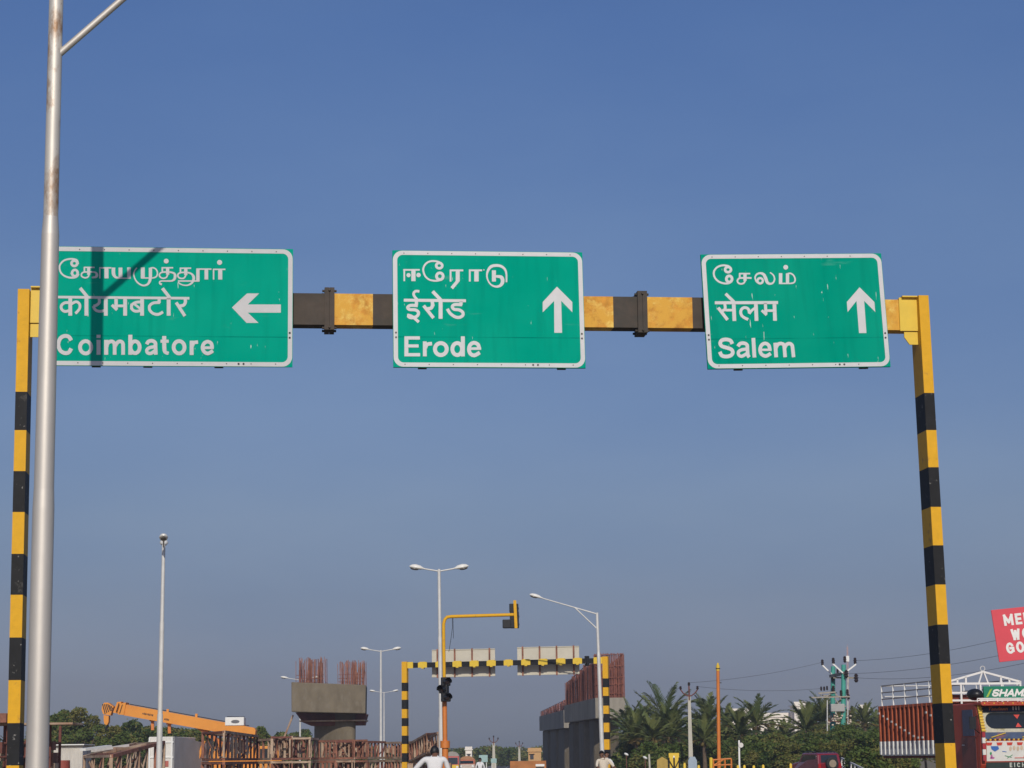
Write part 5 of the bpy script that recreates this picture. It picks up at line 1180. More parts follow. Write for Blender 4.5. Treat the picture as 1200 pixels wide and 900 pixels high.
# ---------------------------------------------------------------- red truck
def truck():
    M = Matrix.Translation((P(1195, 860, 59).x, 59, 0)) @ Matrix.Rotation(R_(10.5), 4, 'Z')
    t = thing('goods_truck', 'decorated red goods truck with white gabled frame and green board above the cab', 'truck', M=M)
    bl = lambda n, mb, m_, par=t, **k: mb.build(n, m_, par, world=False, **k)
    red = mat('truck_red', (.42, .055, .022), .5, var=.12, scale=1.5); redb = mat('truck_orange_red', (.45, .10, .035), .6, var=.15, scale=1.2, c2=(.33, .07, .03), amt=.4)
    mar = mat('maroon', (.10, .02, .02), .5, var=.15)
    rnd = random.Random(4)
    # cargo bed (local y runs to the rear)
    y0, y1 = 2.55, 7.7; zb, zt = 1.5, 2.95; w = 1.16
    b = MB()
    for sx_ in (-1, 1): b.box((sx_ * w, (y0 + y1) / 2, (zb + zt) / 2), (.06, y1 - y0, zt - zb))
    b.box((0, y0, (zb + zt) / 2 + .1), (w * 2 - .07, .06, zt - zb + .2)); b.box((0, y1, (zb + zt) / 2), (w * 2 - .07, .06, zt - zb)); b.box((0, (y0 + y1) / 2, zb - .08), (w * 2, y1 - y0, .14))
    bl('cargo_bed', b, mat('bed_dark_red', (.17, .032, .018), .7, var=.25, scale=1.5))
    n = 15
    for sx_ in (-1, 1):
        r = MB()
        for i in range(n):
            y = y0 + .06 + (y1 - y0 - .12) * i / (n - 1); r.box((sx_ * (w + .07), y, (zb + .36 + zt) / 2), (.08, .1, zt - zb - .36)); r.box((sx_ * (w + .072), y, zb + .16), (.088, .104, .40), 1)
        r.box((sx_ * (w + .04), (y0 + y1) / 2, zt - .04), (.12, y1 - y0 + .05, .08)); bl('bed_rib', r, [redb, white])
        s = MB()
        for i in range(n):
            y = y0 + .06 + (y1 - y0 - .12) * i / (n - 1); z = zt - .22 - .95 * abs(((n - 1 - i) / (n - 1) * 1.35) % 1.0)
            s.box((sx_ * (w + .115), y, max(z, zb + .45)), (.02, .11, .06))
        s.box((sx_ * (w + .04), (y0 + y1) / 2, zb + .02), (.05, y1 - y0, .2)); bl('painted_mark', s, whitedirty)
    for sx_ in (-1, 1):
        r = MB()
        for i in range(6): r.tube([(sx_ * w, y0 + .08 + (y1 - y0 - .16) * i / 5, zt), (sx_ * w, y0 + .08 + (y1 - y0 - .16) * i / 5, zt + .63)], .026, 8, 1)
        for z in (.22, .42, .63): r.tube([(sx_ * w, y0 + .05, zt + z), (sx_ * w, y1 - .05, zt + z)], .02, 8)
        bl('side_rail', r, [mat('dull_rail', (.28, .27, .26), .6, var=.15), white])
    r = MB()
    for z in (.3, .63): r.tube([(-w, y1 - .05, zt + z), (w, y1 - .05, zt + z)], .02, 8)
    bl('rear_rail', r, galv)
    # white gabled frame behind the cab
    f = MB(); gy = 2.35; ze = 3.50; zp = 3.80
    bar = lambda a, b_, th=.055: f.bar((a[0], gy, a[1]), (b_[0], gy, b_[1]), th, th)
    for x in (-1.13, 1.13): bar((x, 2.75), (x, ze + .03))
    bar((-1.16, ze), (0, zp)); bar((0, zp), (1.16, ze)); bar((-1.16, ze - .04), (1.16, ze - .04), .06); bar((-1.1, ze - .3), (1.1, ze - .3)); bar((-1.1, ze - .52), (1.1, ze - .52))
    for x in (-.8, -.54): bar((x, ze - .02), (x, ze + (zp - ze) * (1.16 - abs(x)) / 1.16)); bar((-x, ze - .02), (-x, ze + (zp - ze) * (1.16 - abs(x)) / 1.16))
    bar((-.14, ze - .02), (-.03, zp - .02), .04); bar((.14, ze - .02), (.03, zp - .02), .04)
    for x in (-.7, -.1, .55): bar((x, 2.75), (x, ze - .05), .05)
    bl('gable_frame', f, white)
    ri = MB(); ri.tube([(.07 * math.cos(k * .5236), gy, zp + .09 + .07 * math.sin(k * .5236)) for k in range(13)], .014, 6); bl('ring', ri, galv)
    # cab
    c = MB(); hw = 1.14
    c.prism([(-hw, .10, 1.15), (-hw, .02, 2.02), (-hw, .28, 2.78), (-hw, .34, 2.86), (-hw, 2.1, 2.86), (-hw, 2.1, 1.0), (-hw, .2, 1.0)], (2 * hw, 0, 0)); cab = bl('cab', c, red, bevel=.04)
    def fr(x, z, d=.012):       # point on the sloping cab front at height z
        y = .02 + (z - 2.02) * (.26 / .76) if z > 2.02 else .02 + (2.02 - z) * (.08 / .87); return Vector((x, y - d, z))
    def panel(name, x0, x1, z0, z1, m_, d=.012, par=cab):
        p = MB(); p.prism([fr(x0, z0, d), fr(x1, z0, d), fr(x1, z1, d), fr(x0, z1, d)], (0, .01, 0)); return bl(name, p, m_, par)
    vis = MB(); vis.box((0, .12, 2.83), (2.3, .5, .09)); vis.box((0, -.1, 2.79), (2.26, .12, .05)); bl('sun_visor', vis, red, cab, bevel=.02)
    for i in range(15):
        if i % 2 == 0: pass
    d = MB()
    for i in range(16): d.ell((-1.05 + i * .14, -.135, 2.83), (.022, .02, .022), i % 2, nu=8, nv=5)
    bl('marker_light', d, [yellow2, red], cab)
    panel('windscreen_surround', -1.0, 1.0, 2.04, 2.74, mat('cream_trim', (.50, .47, .36), .5, var=.15, scale=12, c2=(.30, .26, .12), amt=.42))
    ws = MB(); pts = []
    for (cx, a0) in ((.72, -90), (-.72, 90)):
        for k in range(9): a = R_(a0 + k * 22.5); pts.append(fr(cx + .22 * math.cos(a), 2.36 + .22 * math.sin(a), .022))
    ws.prism(pts, (0, .008, 0)); bl('windscreen', ws, glass, cab)
    hd = panel('header_panel', -1.02, 1.02, 2.6, 2.755, mat('navy_panel', (.035, .045, .09), .4, var=.2), .026)
    orl = mat('lettering_orange', (.62, .18, .05), .5)
    I4 = Matrix.Identity(4)
    text('lettering', 'Tandeen', Matrix.Translation(fr(-.53, 2.675, .034)), .17, orl, hd, bold=.004, shear=.3); text('lettering', '111', Matrix.Translation(fr(0.02, 2.68, .034)), .17, white, hd, bold=.008)
    text('lettering', 'Tandeen', Matrix.Translation(fr(.58, 2.675, .034)), .17, orl, hd, bold=.004, shear=.3)
    tri = MB()
    for z in (2.18, 2.52):
        s_ = 1 if z < 2.3 else -1; tri.prism([fr(-.09, z, .034), fr(.09, z, .034), fr(0, z + .12 * s_, .034)], (0, .006, 0))
    bl('windscreen_sticker', tri, mat('sticker_red', (.6, .06, .04), .4), cab)
    cw = panel('cowl_band', -1.02, 1.02, 1.86, 2.04, mat('cowl_blue', (.07, .10, .18), .5, var=.3, scale=3, c2=(.5, .10, .07), amt=.34, c3=(.42, .10, .3), amt3=.3, scale3=4), .014)
    wp = MB()
    for x in (-.62, .3): wp.bar(fr(x - .22, 1.9, .03), fr(x + .2, 2.02, .03), .02, .02)
    bl('wiper', wp, yellow2, cw)
    gd = MB()
    for i in range(30):
        x = -1.0 + i * .069; gd.prism([fr(x - .03, 1.86, .02), fr(x + .03, 1.86, .02), fr(x, 1.79, .02)], (0, .006, 0), i % 2)
    bl('garland', gd, [yellow2, mat('garland_black', (.02, .02, .02), .7)], cab)
    wh = panel('front_panel', -.98, .98, 1.25, 1.80, mat('decorated_white', (.70, .68, .62), .5, var=.05), .015)
    dec = MB(); cols = [mat('sticker_red', (.6, .06, .04), .4), mat('deco_blue', (.05, .15, .45), .5), mat('deco_pink', (.5, .15, .35), .5), mat('deco_green', (.04, .28, .12), .5), mat('deco_cream', (.62, .48, .34), .5)]
    for i in range(7):
        x = -.9 + i * .3; dec.prism([fr(x - .09, 1.76, .024), fr(x + .09, 1.76, .024), fr(x + .06, 1.68, .024), fr(x - .07, 1.68, .024)], (0, .005, 0), 0)
    def blob(x, z, rx, rz, mi, n=14):
        dec.prism([fr(x + rx * math.cos(2 * math.pi * k / n), z + rz * math.sin(2 * math.pi * k / n), .024) for k in range(n)], (0, .005, 0), mi)
    dec.prism([fr(-.86, 1.66, .025), fr(-.64, 1.66, .025), fr(-.62, 1.58, .025), fr(-.74, 1.51, .025), fr(-.84, 1.58, .025)], (0, .005, 0), 1); blob(-.86, 1.46, .03, .045, 3); blob(-.82, 1.34, .07, .03, 2); blob(-.84, 1.38, .03, .05, 2)
    for i in range(6): blob(-.28 + i * .11, 1.585 + .02 * (i % 2), .04, .065, 4)
    dec.bar(fr(-.45, 1.4, .026), fr(-.25, 1.35, .026), .012, .012, 3); dec.bar(fr(-.38, 1.33, .026), fr(-.22, 1.42, .026), .012, .012, 3); dec.bar(fr(-.16, 1.335, .026), fr(.5, 1.335, .026), .015, .015, 0); blob(.2, 1.36, .09, .09, 0); blob(.2, 1.36, .06, .06, 4); blob(.5, 1.5, .05, .08, 3)
    dec.bar(fr(-.52, 1.52, .026), fr(-.4, 1.5, .026), .01, .015, 1)
    bl('decoration', dec, cols, wh)
    br = panel('bumper_band', -1.0, 1.0, 1.06, 1.22, mat('dark_green_band', (.02, .035, .03), .5, var=.2), .02)
    block_text('lettering', 'EICHER', Matrix.Translation(fr(0, 1.14, .028)), .125, .026, mat('pale_letter', (.5, .52, .45), .5), br, gap=.62, wf=.8, x0=-.30)
    bu = MB(); bu.box((0, -.02, .72), (2.3, .22, .3)); bl('bumper', bu, mat('bumper_maroon', (.22, .03, .04), .5, var=.2, scale=3), bevel=.03)
    lampm = mat('headlamp_glass', (.75, .75, .78), .1, var=.05)
    for sx_ in (-1, 1):
        for k in (0, .17):
            h = MB(); h.tube([(sx_ * (.86 - k), -.06, .95), (sx_ * (.86 - k), .1, .95)], .085, 18, 1); h.ell((sx_ * (.86 - k), -.06, .95), (.075, .03, .075)); bl('headlight', h, [lampm, galv])
        fg = MB(); fg.tube([(sx_ * .5, -.1, .9), (sx_ * .5, .1, .9)], .075, 16, 1); fg.ell((sx_ * .5, -.1, .9), (.065, .025, .065)); bl('fog_lamp', fg, [lampm, galv])
    # corner pillars, mirrors, side of the cab
    for sx_ in (-1, 1):
        p = MB(); p.bar((sx_ * (hw - .06), -.04, 2.04), (sx_ * (hw - .06), .2, 2.78), .1, .05)
        for k in range(9): p.box((sx_ * (hw - .06), -.075 + k * .0265, 2.08 + k * .08), (.13, .03, .03), 1)
        bl('corner_pillar', p, [yellow2, mat('pillar_gold', (.6, .36, .05), .5)], cab)
        st = MB()
        for k, mi in enumerate((0, 1, 0, 1, 0)): st.box((sx_ * (hw - .05), -.035, 1.98 - k * .16), (.09, .06, .15), mi)
        bl('corner_marker', st, [mat('marker_red', (.35, .03, .04), .4), whitedirty], cab)
        mi_ = MB(); mi_.tube([(sx_ * hw, .1, 2.5), (sx_ * (hw + .22), -.02, 2.45)], .014, 6); mi_.box((sx_ * (hw + .24), -.02, 2.3), (.18, .06, .34)); mi_.tube([(sx_ * hw, .1, 2.02), (sx_ * (hw + .22), -.02, 2.15)], .014, 6); bl('mirror', mi_, blackpl, cab)
        dr = MB(); dr.prism([(sx_ * (hw + .006), .42, 1.95), (sx_ * (hw + .006), 1.25, 1.95), (sx_ * (hw + .006), 1.25, 2.68), (sx_ * (hw + .006), .52, 2.68)], (sx_ * .012, 0, 0)); bl('window', dr, mat('curtain_blue', (.04, .06, .12), .4, var=.3), cab)
        do = MB(); do.prism([(sx_ * (hw + .004), .35, 1.05), (sx_ * (hw + .004), 1.35, 1.05), (sx_ * (hw + .004), 1.35, 1.92), (sx_ * (hw + .004), .35, 1.92)], (sx_ * .018, 0, 0)); dd = bl('door', do, mat('door_maroon', (.16, .035, .03), .45, var=.25, scale=2, c2=(.35, .16, .03), amt=.36), cab)
        hn = MB(); hn.box((sx_ * (hw + .035), 1.22, 1.7), (.03, .14, .03)); bl('handle', hn, galv, dd)
    # roof board
    gb = MB(); gb.box((.22, .55, 3.14), (2.0, .08, .36)); gbo = bl('roof_board', gb, mat('board_green', (.01, .20, .11), .4, var=.08), bevel=.01)
    block_text('lettering', 'SHAMA', Matrix.Translation((.0, .506, 3.135)), .21, .052, white, gbo, gap=.30, wf=1.15, shear=.4, x0=-.50)
    lf = MB(); lf.prism([(-.72, .505, 3.02), (-.66, .505, 3.02), (-.52, .505, 3.26), (-.6, .505, 3.22)], (0, .003, 0)); bl('emblem', lf, mat('leaf_emblem', (.35, .5, .06), .5), gbo)
    bn = MB(); bn.ell((-.95, .75, 3.1), (.22, .3, .17)); bl('bundle', bn, blackpl)
    rr = MB()
    for z in (2.92, 2.975): rr.tube([(-1.05, .35, z), (1.05, .35, z)], .018, 8)
    for i in range(8): rr.tube([(-1.05 + i * .3, .35, 2.88), (-1.05 + i * .3, .35, 2.975)], .015, 6)
    bl('roof_rack', rr, white)
    ch = MB(); ch.box((0, 4.2, .85), (.9, 6.8, .25)); ch.box((-.95, 3.6, .75), (.5, 1.2, .5)); bl('chassis', ch, blackpl)
    for (y, zz) in ((1.25, .5), (6.2, .5)):
        for sx_ in (-1, 1):
            w_ = MB(); w_.tube([(sx_ * 1.1 - .16, y, .5), (sx_ * 1.1 + .16, y, .5)], .5, 28); wo = bl('wheel', w_, mat('tyre', (.02, .02, .02), .85), bevel=.03)
            h = MB(); h.tube([(sx_ * 1.1 - .175, y, .5), (sx_ * 1.1 + .175, y, .5)], .24, 18); bl('rim', h, rust, wo)
    fl = MB(); fl.box((-1.02, 1.9, 1.0), (.2, .5, .4)); fl.tube([(-1.0, 2.0, .9), (-1.0, 3.1, .9)], .24, 16); bl('fuel_tank', fl, mat('tank_orange', (.5, .2, .03), .5), bevel=.02)
truck()

# ---------------------------------------------------------------- red car
def suv():
    Y = 112; x0 = P(956.5, 890, Y).x; x1 = P(987.5, 890, Y).x; cx = (x0 + x1) / 2; W_ = x1 - x0
    M = Matrix.Translation((cx, Y, 0)) @ Matrix.Rotation(R_(14), 4, 'Z'); t = thing('parked_car', 'dark red car seen from behind with a spare wheel on its tailgate', 'car', M=M)
    red = mat('car_red', (.20, .012, .02), .25, var=.05, coat=.6); k = W_ / 2 * .97; h = P(970, 882, Y).z
    bl = lambda n, mb, m_, par=t, **kw: mb.build(n, m_, par, world=False, **kw)
    b = MB(); sec = [(0, .45, .98), (0, .95, 1.0), (.1, h - .1, .86), (.3, h, .80)]
    b.prism([(-k, 0, .38), (-k, 0, 1.0), (-k, .14, h - .06), (-k, .4, h), (-k, 2.3, h), (-k, 2.9, 1.12), (-k, 4.0, .98), (-k, 4.1, .4)], (2 * k, 0, 0))
    for v in b.v:
        if v.z > 1.05: v.x *= .90
    body = bl('body', b, red, bevel=.07)
    g = MB(); g.prism([(-k * .70, .018, 1.06), (k * .70, .018, 1.06), (k * .66, .118, h - .12), (-k * .66, .118, h - .12)], (0, -.02, 0)); bl('rear_window', g, glass, body)
    for s_ in (-1, 1):
        w_ = MB(); xx = lambda z: s_ * (k * (.90 if z > 1.05 else 1) + .008)
        w_.prism([(xx(1.1), .3, 1.1), (xx(1.1), 2.5, 1.1), (xx(1.2), 2.15, h - .12), (xx(1.2), .38, h - .12)], (s_ * .012, 0, 0)); bl('side_window', w_, glass, body)
        l = MB(); l.box((s_ * (k - .1), -.02, .85), (.14, .05, .3)); bl('tail_light', l, mat('tail_red', (.4, .02, .02), .2), body)
        for y in (.75, 3.25):
            q = MB(); q.tube([(s_ * (k - .1) - .1, y, .36), (s_ * (k - .1) + .1, y, .36)], .36, 24); wo = bl('wheel', q, mat('tyre', (.02, .02, .02), .85), bevel=.03)
            r = MB(); r.tube([(s_ * (k - .1) - .108, y, .36), (s_ * (k - .1) + .108, y, .36)], .2, 16); bl('rim', r, galv, wo)
        rk = MB(); rk.tube([(s_ * k * .78, .5, h + .05), (s_ * k * .78, 2.1, h + .05)], .02, 8); bl('roof_rail', rk, blackpl, body)
    sp = MB(); sp.tube([(.08, -.04, 1.0), (.08, -.24, 1.0)], .34, 28); so = bl('spare_wheel', sp, mat('tyre', (.02, .02, .02), .85), bevel=.04)
    r = MB(); r.tube([(.08, -.05, 1.0), (.08, -.25, 1.0)], .2, 20); bl('rim', r, mat('rim_tan', (.30, .24, .17), .5), so)
    bu = MB(); bu.box((0, -.05, .48), (2 * k, .18, .22)); bl('bumper', bu, mat('bumper_grey', (.08, .08, .08), .6), bevel=.03)
suv()

# ---------------------------------------------------------------- roadside bits on the right
def roadside():
    Y = 55; c = G(811.5, Y); h = P(811, 886.8, Y).z; m = MB(); x = .115; zz = h - .10
    m.prism([(c.x - x, Y, 0), (c.x + x, Y, 0), (c.x + x, Y, zz), (c.x + x * .55, Y, h), (c.x - x * .55, Y, h), (c.x - x, Y, zz)], (0, .1, 0)); tag(m.build('marker_post', mat('pale_blue_paint', (.30, .37, .44), .6, var=.06), bevel=.008, loc=c), 'pale blue marker post with clipped top corners at the foot of the slim utility pole', 'marker post')
    Y = 70
    for i, (x, y, lb) in enumerate(((833.2, 887.5, 'tall yellow post just left of the orange pole'), (864.5, 896.6, 'stubby yellow post under the little white post'), (872, 896.4, 'second stubby yellow post from the white post'), (883, 896.8, 'third stubby yellow post from the white post'), (894, 896, 'stubby yellow post midway to the red car'), (926.3, 894.5, 'yellow post beside the red car'), (802, 894, 'yellow post left of the pale blue marker post'), (818.5, 896.5, 'yellow post right of the pale blue marker post'))):
        c = G(x, Y); h = P(x, y, Y).z; m = MB(); r = .045 if i else .06; m.tube([c, c + Vector((0, 0, h - .03)), c + Vector((0, 0, h))], [r, r, r * .4], 12); m.tube([c + Vector((0, 0, h * .5)), c + Vector((0, 0, h * .62))], r + .004, 12, 1); tag(m.build('bollard', [yellow2, black], loc=c), lb, 'bollard', 'yellow bollards along the right roadside')
    Y = 66; t = thing('works_trolley', 'orange tubular trolley frame beside the orange pole', 'trolley', loc=G(846, Y)); q = lambda x, y, d=0: P(x, y, Y + d)
    m = MB()
    for d in (0, .7):
        for x in (836, 849.5, 857): m.tube([G(x, Y) + Vector((0, d, .1)), q(x, 889.2 if x > 840 else 890.5, d)], .025, 8)
        m.tube([q(836, 890.5, d), q(857, 889, d)], .025, 8); m.tube([q(836, 897, d), q(857, 896, d)], .022, 8); m.tube([q(849.5, 889.3, d), q(836, 897, d)], .02, 8)
    for x in (836, 857): m.tube([q(x, 890, 0), q(x, 890, .7)], .022, 8)
    m.build('frame', orange_d, t); m = MB(); m.box(q(845, 896.5, .35) - Vector((0, 0, .2)), (.55, .6, .05)); m.build('tray', rust, t)
    for x in (838, 855):
        m = MB(); c = G(x, Y) + Vector((0, 0, .11)); m.tube([c + Vector((-.02, 0, 0)), c + Vector((.02, 0, 0))], .11, 16); m.build('wheel', blackpl, t)
    Y = 74; t = thing('barricade', 'yellow metal barricade with a small white lamp, left of the pale blue marker post', 'barricade', loc=G(790, Y))
    a, b = P(783.7, 888.5, Y), P(795.8, 888, Y); m = MB(); m.box(((a.x + b.x) / 2, Y, (a.z + .5) / 2 + .2), (b.x - a.x, .05, a.z - .55)); pn = m.build('panel', yellow2, t)
    m = MB(); 
    for x in (a.x, b.x, (a.x + b.x) / 2): m.bar((x, Y - .05, 0), (x, Y - .05, a.z + .02), .05)
    m.bar((a.x, Y - .06, a.z - .05), (b.x, Y - .06, .7), .03); m.bar((b.x, Y - .06, a.z - .05), (a.x, Y - .06, .7), .03); m.build('frame', black, t)
    m = MB(); m.tube([((a.x + b.x) / 2, Y, a.z - .02), ((a.x + b.x) / 2, Y, a.z + .12)], [.05, .02], 10); m.build('lamp', white, t)
    m = MB(); c = G(776, Y + 6); m.prism([(c.x - .22, Y + 6, 0), (c.x + .22, Y + 6, 0), (c.x + .2, Y + 6, 1.35), (c.x, Y + 6, 1.47), (c.x - .2, Y + 6, 1.35)], (0, .25, 0)); tag(m.build('feeder_pillar', mat('mustard', (.40, .27, .05), .6, var=.15), loc=c), 'mustard cabinet behind the yellow barricade', 'cabinet')
    Y = 120; c = G(866, Y); t = thing('white_post', 'thin white post with a round disc in front of the palms', 'post', loc=c); m = MB(); m.bar(c, P(866, 867.5, Y), .09, .06); m.build('pole', white, t); d = P(868.3, 873.2, Y - .08); m = MB(); m.tube([d, d + Vector((0, .03, 0))], .14, 18); m.build('disc', whitedirty, t)
    t = thing('guard_railing', 'whitish guard railing sloping away beside the red car', 'railing', loc=G(1000, 104)); m = MB()
    A_, B_ = (986, 888, 118), (1016, 903, 92)
    for dz in (0, -.45): m.bar(P(*A_) + Vector((0, 0, dz)), P(*B_) + Vector((0, 0, dz)), .07, .06)
    m.build('rail', whitedirty, t)
    for i in range(8):
        p = P(*A_).lerp(P(*B_), i / 7); m = MB(); m.bar((p.x, p.y, 0), p, .07); m.build('baluster', whitedirty, t)
    for (x, y, Y, lb) in ((734, 884, 130, 'white dish lamp tucked in the shrubs beside the right piers'), (756, 888, 125, 'small yellowish lamp in the shrubs left of the barricade')):
        c = P(x, y, Y); t = thing('garden_lamp', lb, 'lamp', loc=(c.x, Y, 0), group='lamps in the roadside shrubs'); m = MB(); m.tube([(c.x, Y, 0), (c.x, Y, c.z)], .025, 8); m.build('pole', rust_d, t); m = MB(); m.ell(c, (.15, .15, .08), M=Matrix.Rotation(.5, 3, 'Y')); m.build('shade', white, t)
    c = G(761.5, 128); m = MB(); m.tube([c, P(760.6, 884, 128)], .06, 10); tag(m.build('stone_post', cement, loc=c), 'short pale post leaning in the shrubs left of the barricade', 'post')
roadside()

# ---------------------------------------------------------------- distant traffic
def mini_truck(label, px, Y, wpx, pyt, cabm, lowm, hood, name='mini_truck'):
    s_ = px_m(Y); W_ = wpx * s_; h = P(px, pyt, Y).z; c = G(px, Y); M = Matrix.Translation(c); t = thing(name, label, 'truck', M=M, group='small trucks far down the road'); k = W_ / 2
    bl = lambda n, mb, m_, par=t, **kw: mb.build(n, m_, par, world=False, **kw)
    b = MB(); b.prism([(-k, 0, .45), (-k, .0, .95), (-k, .25, h * .8), (-k, 1.5, h * .8), (-k, 1.5, .45)], (W_, 0, 0), 0); cb = bl('cab', b, cabm, bevel=.05)
    g = MB(); g.prism([(-k * .85, .0, 1.0), (k * .85, .0, 1.0), (k * .82, .2, h * .74), (-k * .82, .2, h * .74)], (0, -.02, 0)); bl('windscreen', g, glass, cb)
    l = MB(); l.box((0, -.04, .72), (W_ * .98, .1, .42)); bl('front_panel', l, lowm, cb)
    for s2 in (-1, 1):
        q = MB(); q.ell((s2 * k * .75, -.09, .72), (.12, .05, .12)); bl('headlight', q, white, cb)
        for y in (.7, 2.9):
            q = MB(); q.tube([(s2 * (k - .15) - .1, y, .32), (s2 * (k - .15) + .1, y, .32)], .32, 18); bl('wheel', q, blackpl)
    q = MB(); n = 12; pr = [(k * 1.05 * math.cos(math.pi * i / n), 1.6, h * .7 + (h * .3) * math.sin(math.pi * i / n)) for i in range(n + 1)] + [(-k * 1.05, 1.6, .6), (k * 1.05, 1.6, .6)]; q.prism(pr, (0, 2.3, 0)); bl('canopy', q, hood)
mini_truck('small truck with red and yellow cab and grey rounded canopy beside the orange mast', 529.5, 190, 16, 880.5, mat('cab_red', (.45, .06, .05), .5), yellow2, mat('tarpaulin', (.30, .29, .26), .8, var=.15))
mini_truck('small truck with an orange red cab right of the grey canopied one', 547, 205, 18, 886, mat('cab_orange', (.50, .14, .07), .5), mat('pale_front', (.55, .45, .38), .6), mat('brown_canopy', (.38, .20, .10), .8))
def board(label, px0, px1, py0, py1, Y, m_):
    a, b = P(px0, py0, Y), P(px1, py1, Y); cx = (a.x + b.x) / 2; t = thing('roadside_board', label, 'sign board', loc=(cx, Y, 0), group='pale teal boards far down the road')
    m = MB(); m.box((cx, Y, (a.z + b.z) / 2), (b.x - a.x, .06, a.z - b.z)); m.build('panel', m_, t)
    m = MB()
    for s_ in (-.35, .35): m.bar((cx + s_ * (b.x - a.x), Y + .06, 0), (cx + s_ * (b.x - a.x), Y + .06, a.z), .07)
    m.build('leg', galv, t)
teal2 = mat('pale_teal', (.32, .47, .45), .6, var=.08)
board('pale teal board above the dark haired walker, far down the road', 561.3, 571.5, 884.8, 893, 170, teal2); board('smaller pale teal board at the foot of the far curved arm pole', 575.3, 582, 888.8, 894, 200, teal2)
Y = 105; a, b = P(597.6, 892, Y), P(640, 892, Y); m = MB(); m.box(((a.x + b.x) / 2, Y + .6, a.z / 2), (b.x - a.x, 1.2, a.z)); tag(m.build('brick_stack', brick, bevel=.02, loc=((a.x + b.x) / 2, Y + .6, 0)), 'long orange brown stack of bricks in front of the right piers', 'brick stack')
Y = 97; a, b = P(628, 896, Y), P(637.5, 896, Y); m = MB(); cx = (a.x + b.x) / 2; t = thing('crate_bin', 'dark bin with a white lid against the brick stack', 'bin', loc=(cx, Y, 0)); m.box((cx, Y, a.z / 2 - .05), (b.x - a.x, .5, a.z - .1)); m.build('body', dark, t); m = MB(); m.box((cx, Y - .02, a.z - .03), (b.x - a.x + .03, .55, .1)); m.build('lid', white, t)

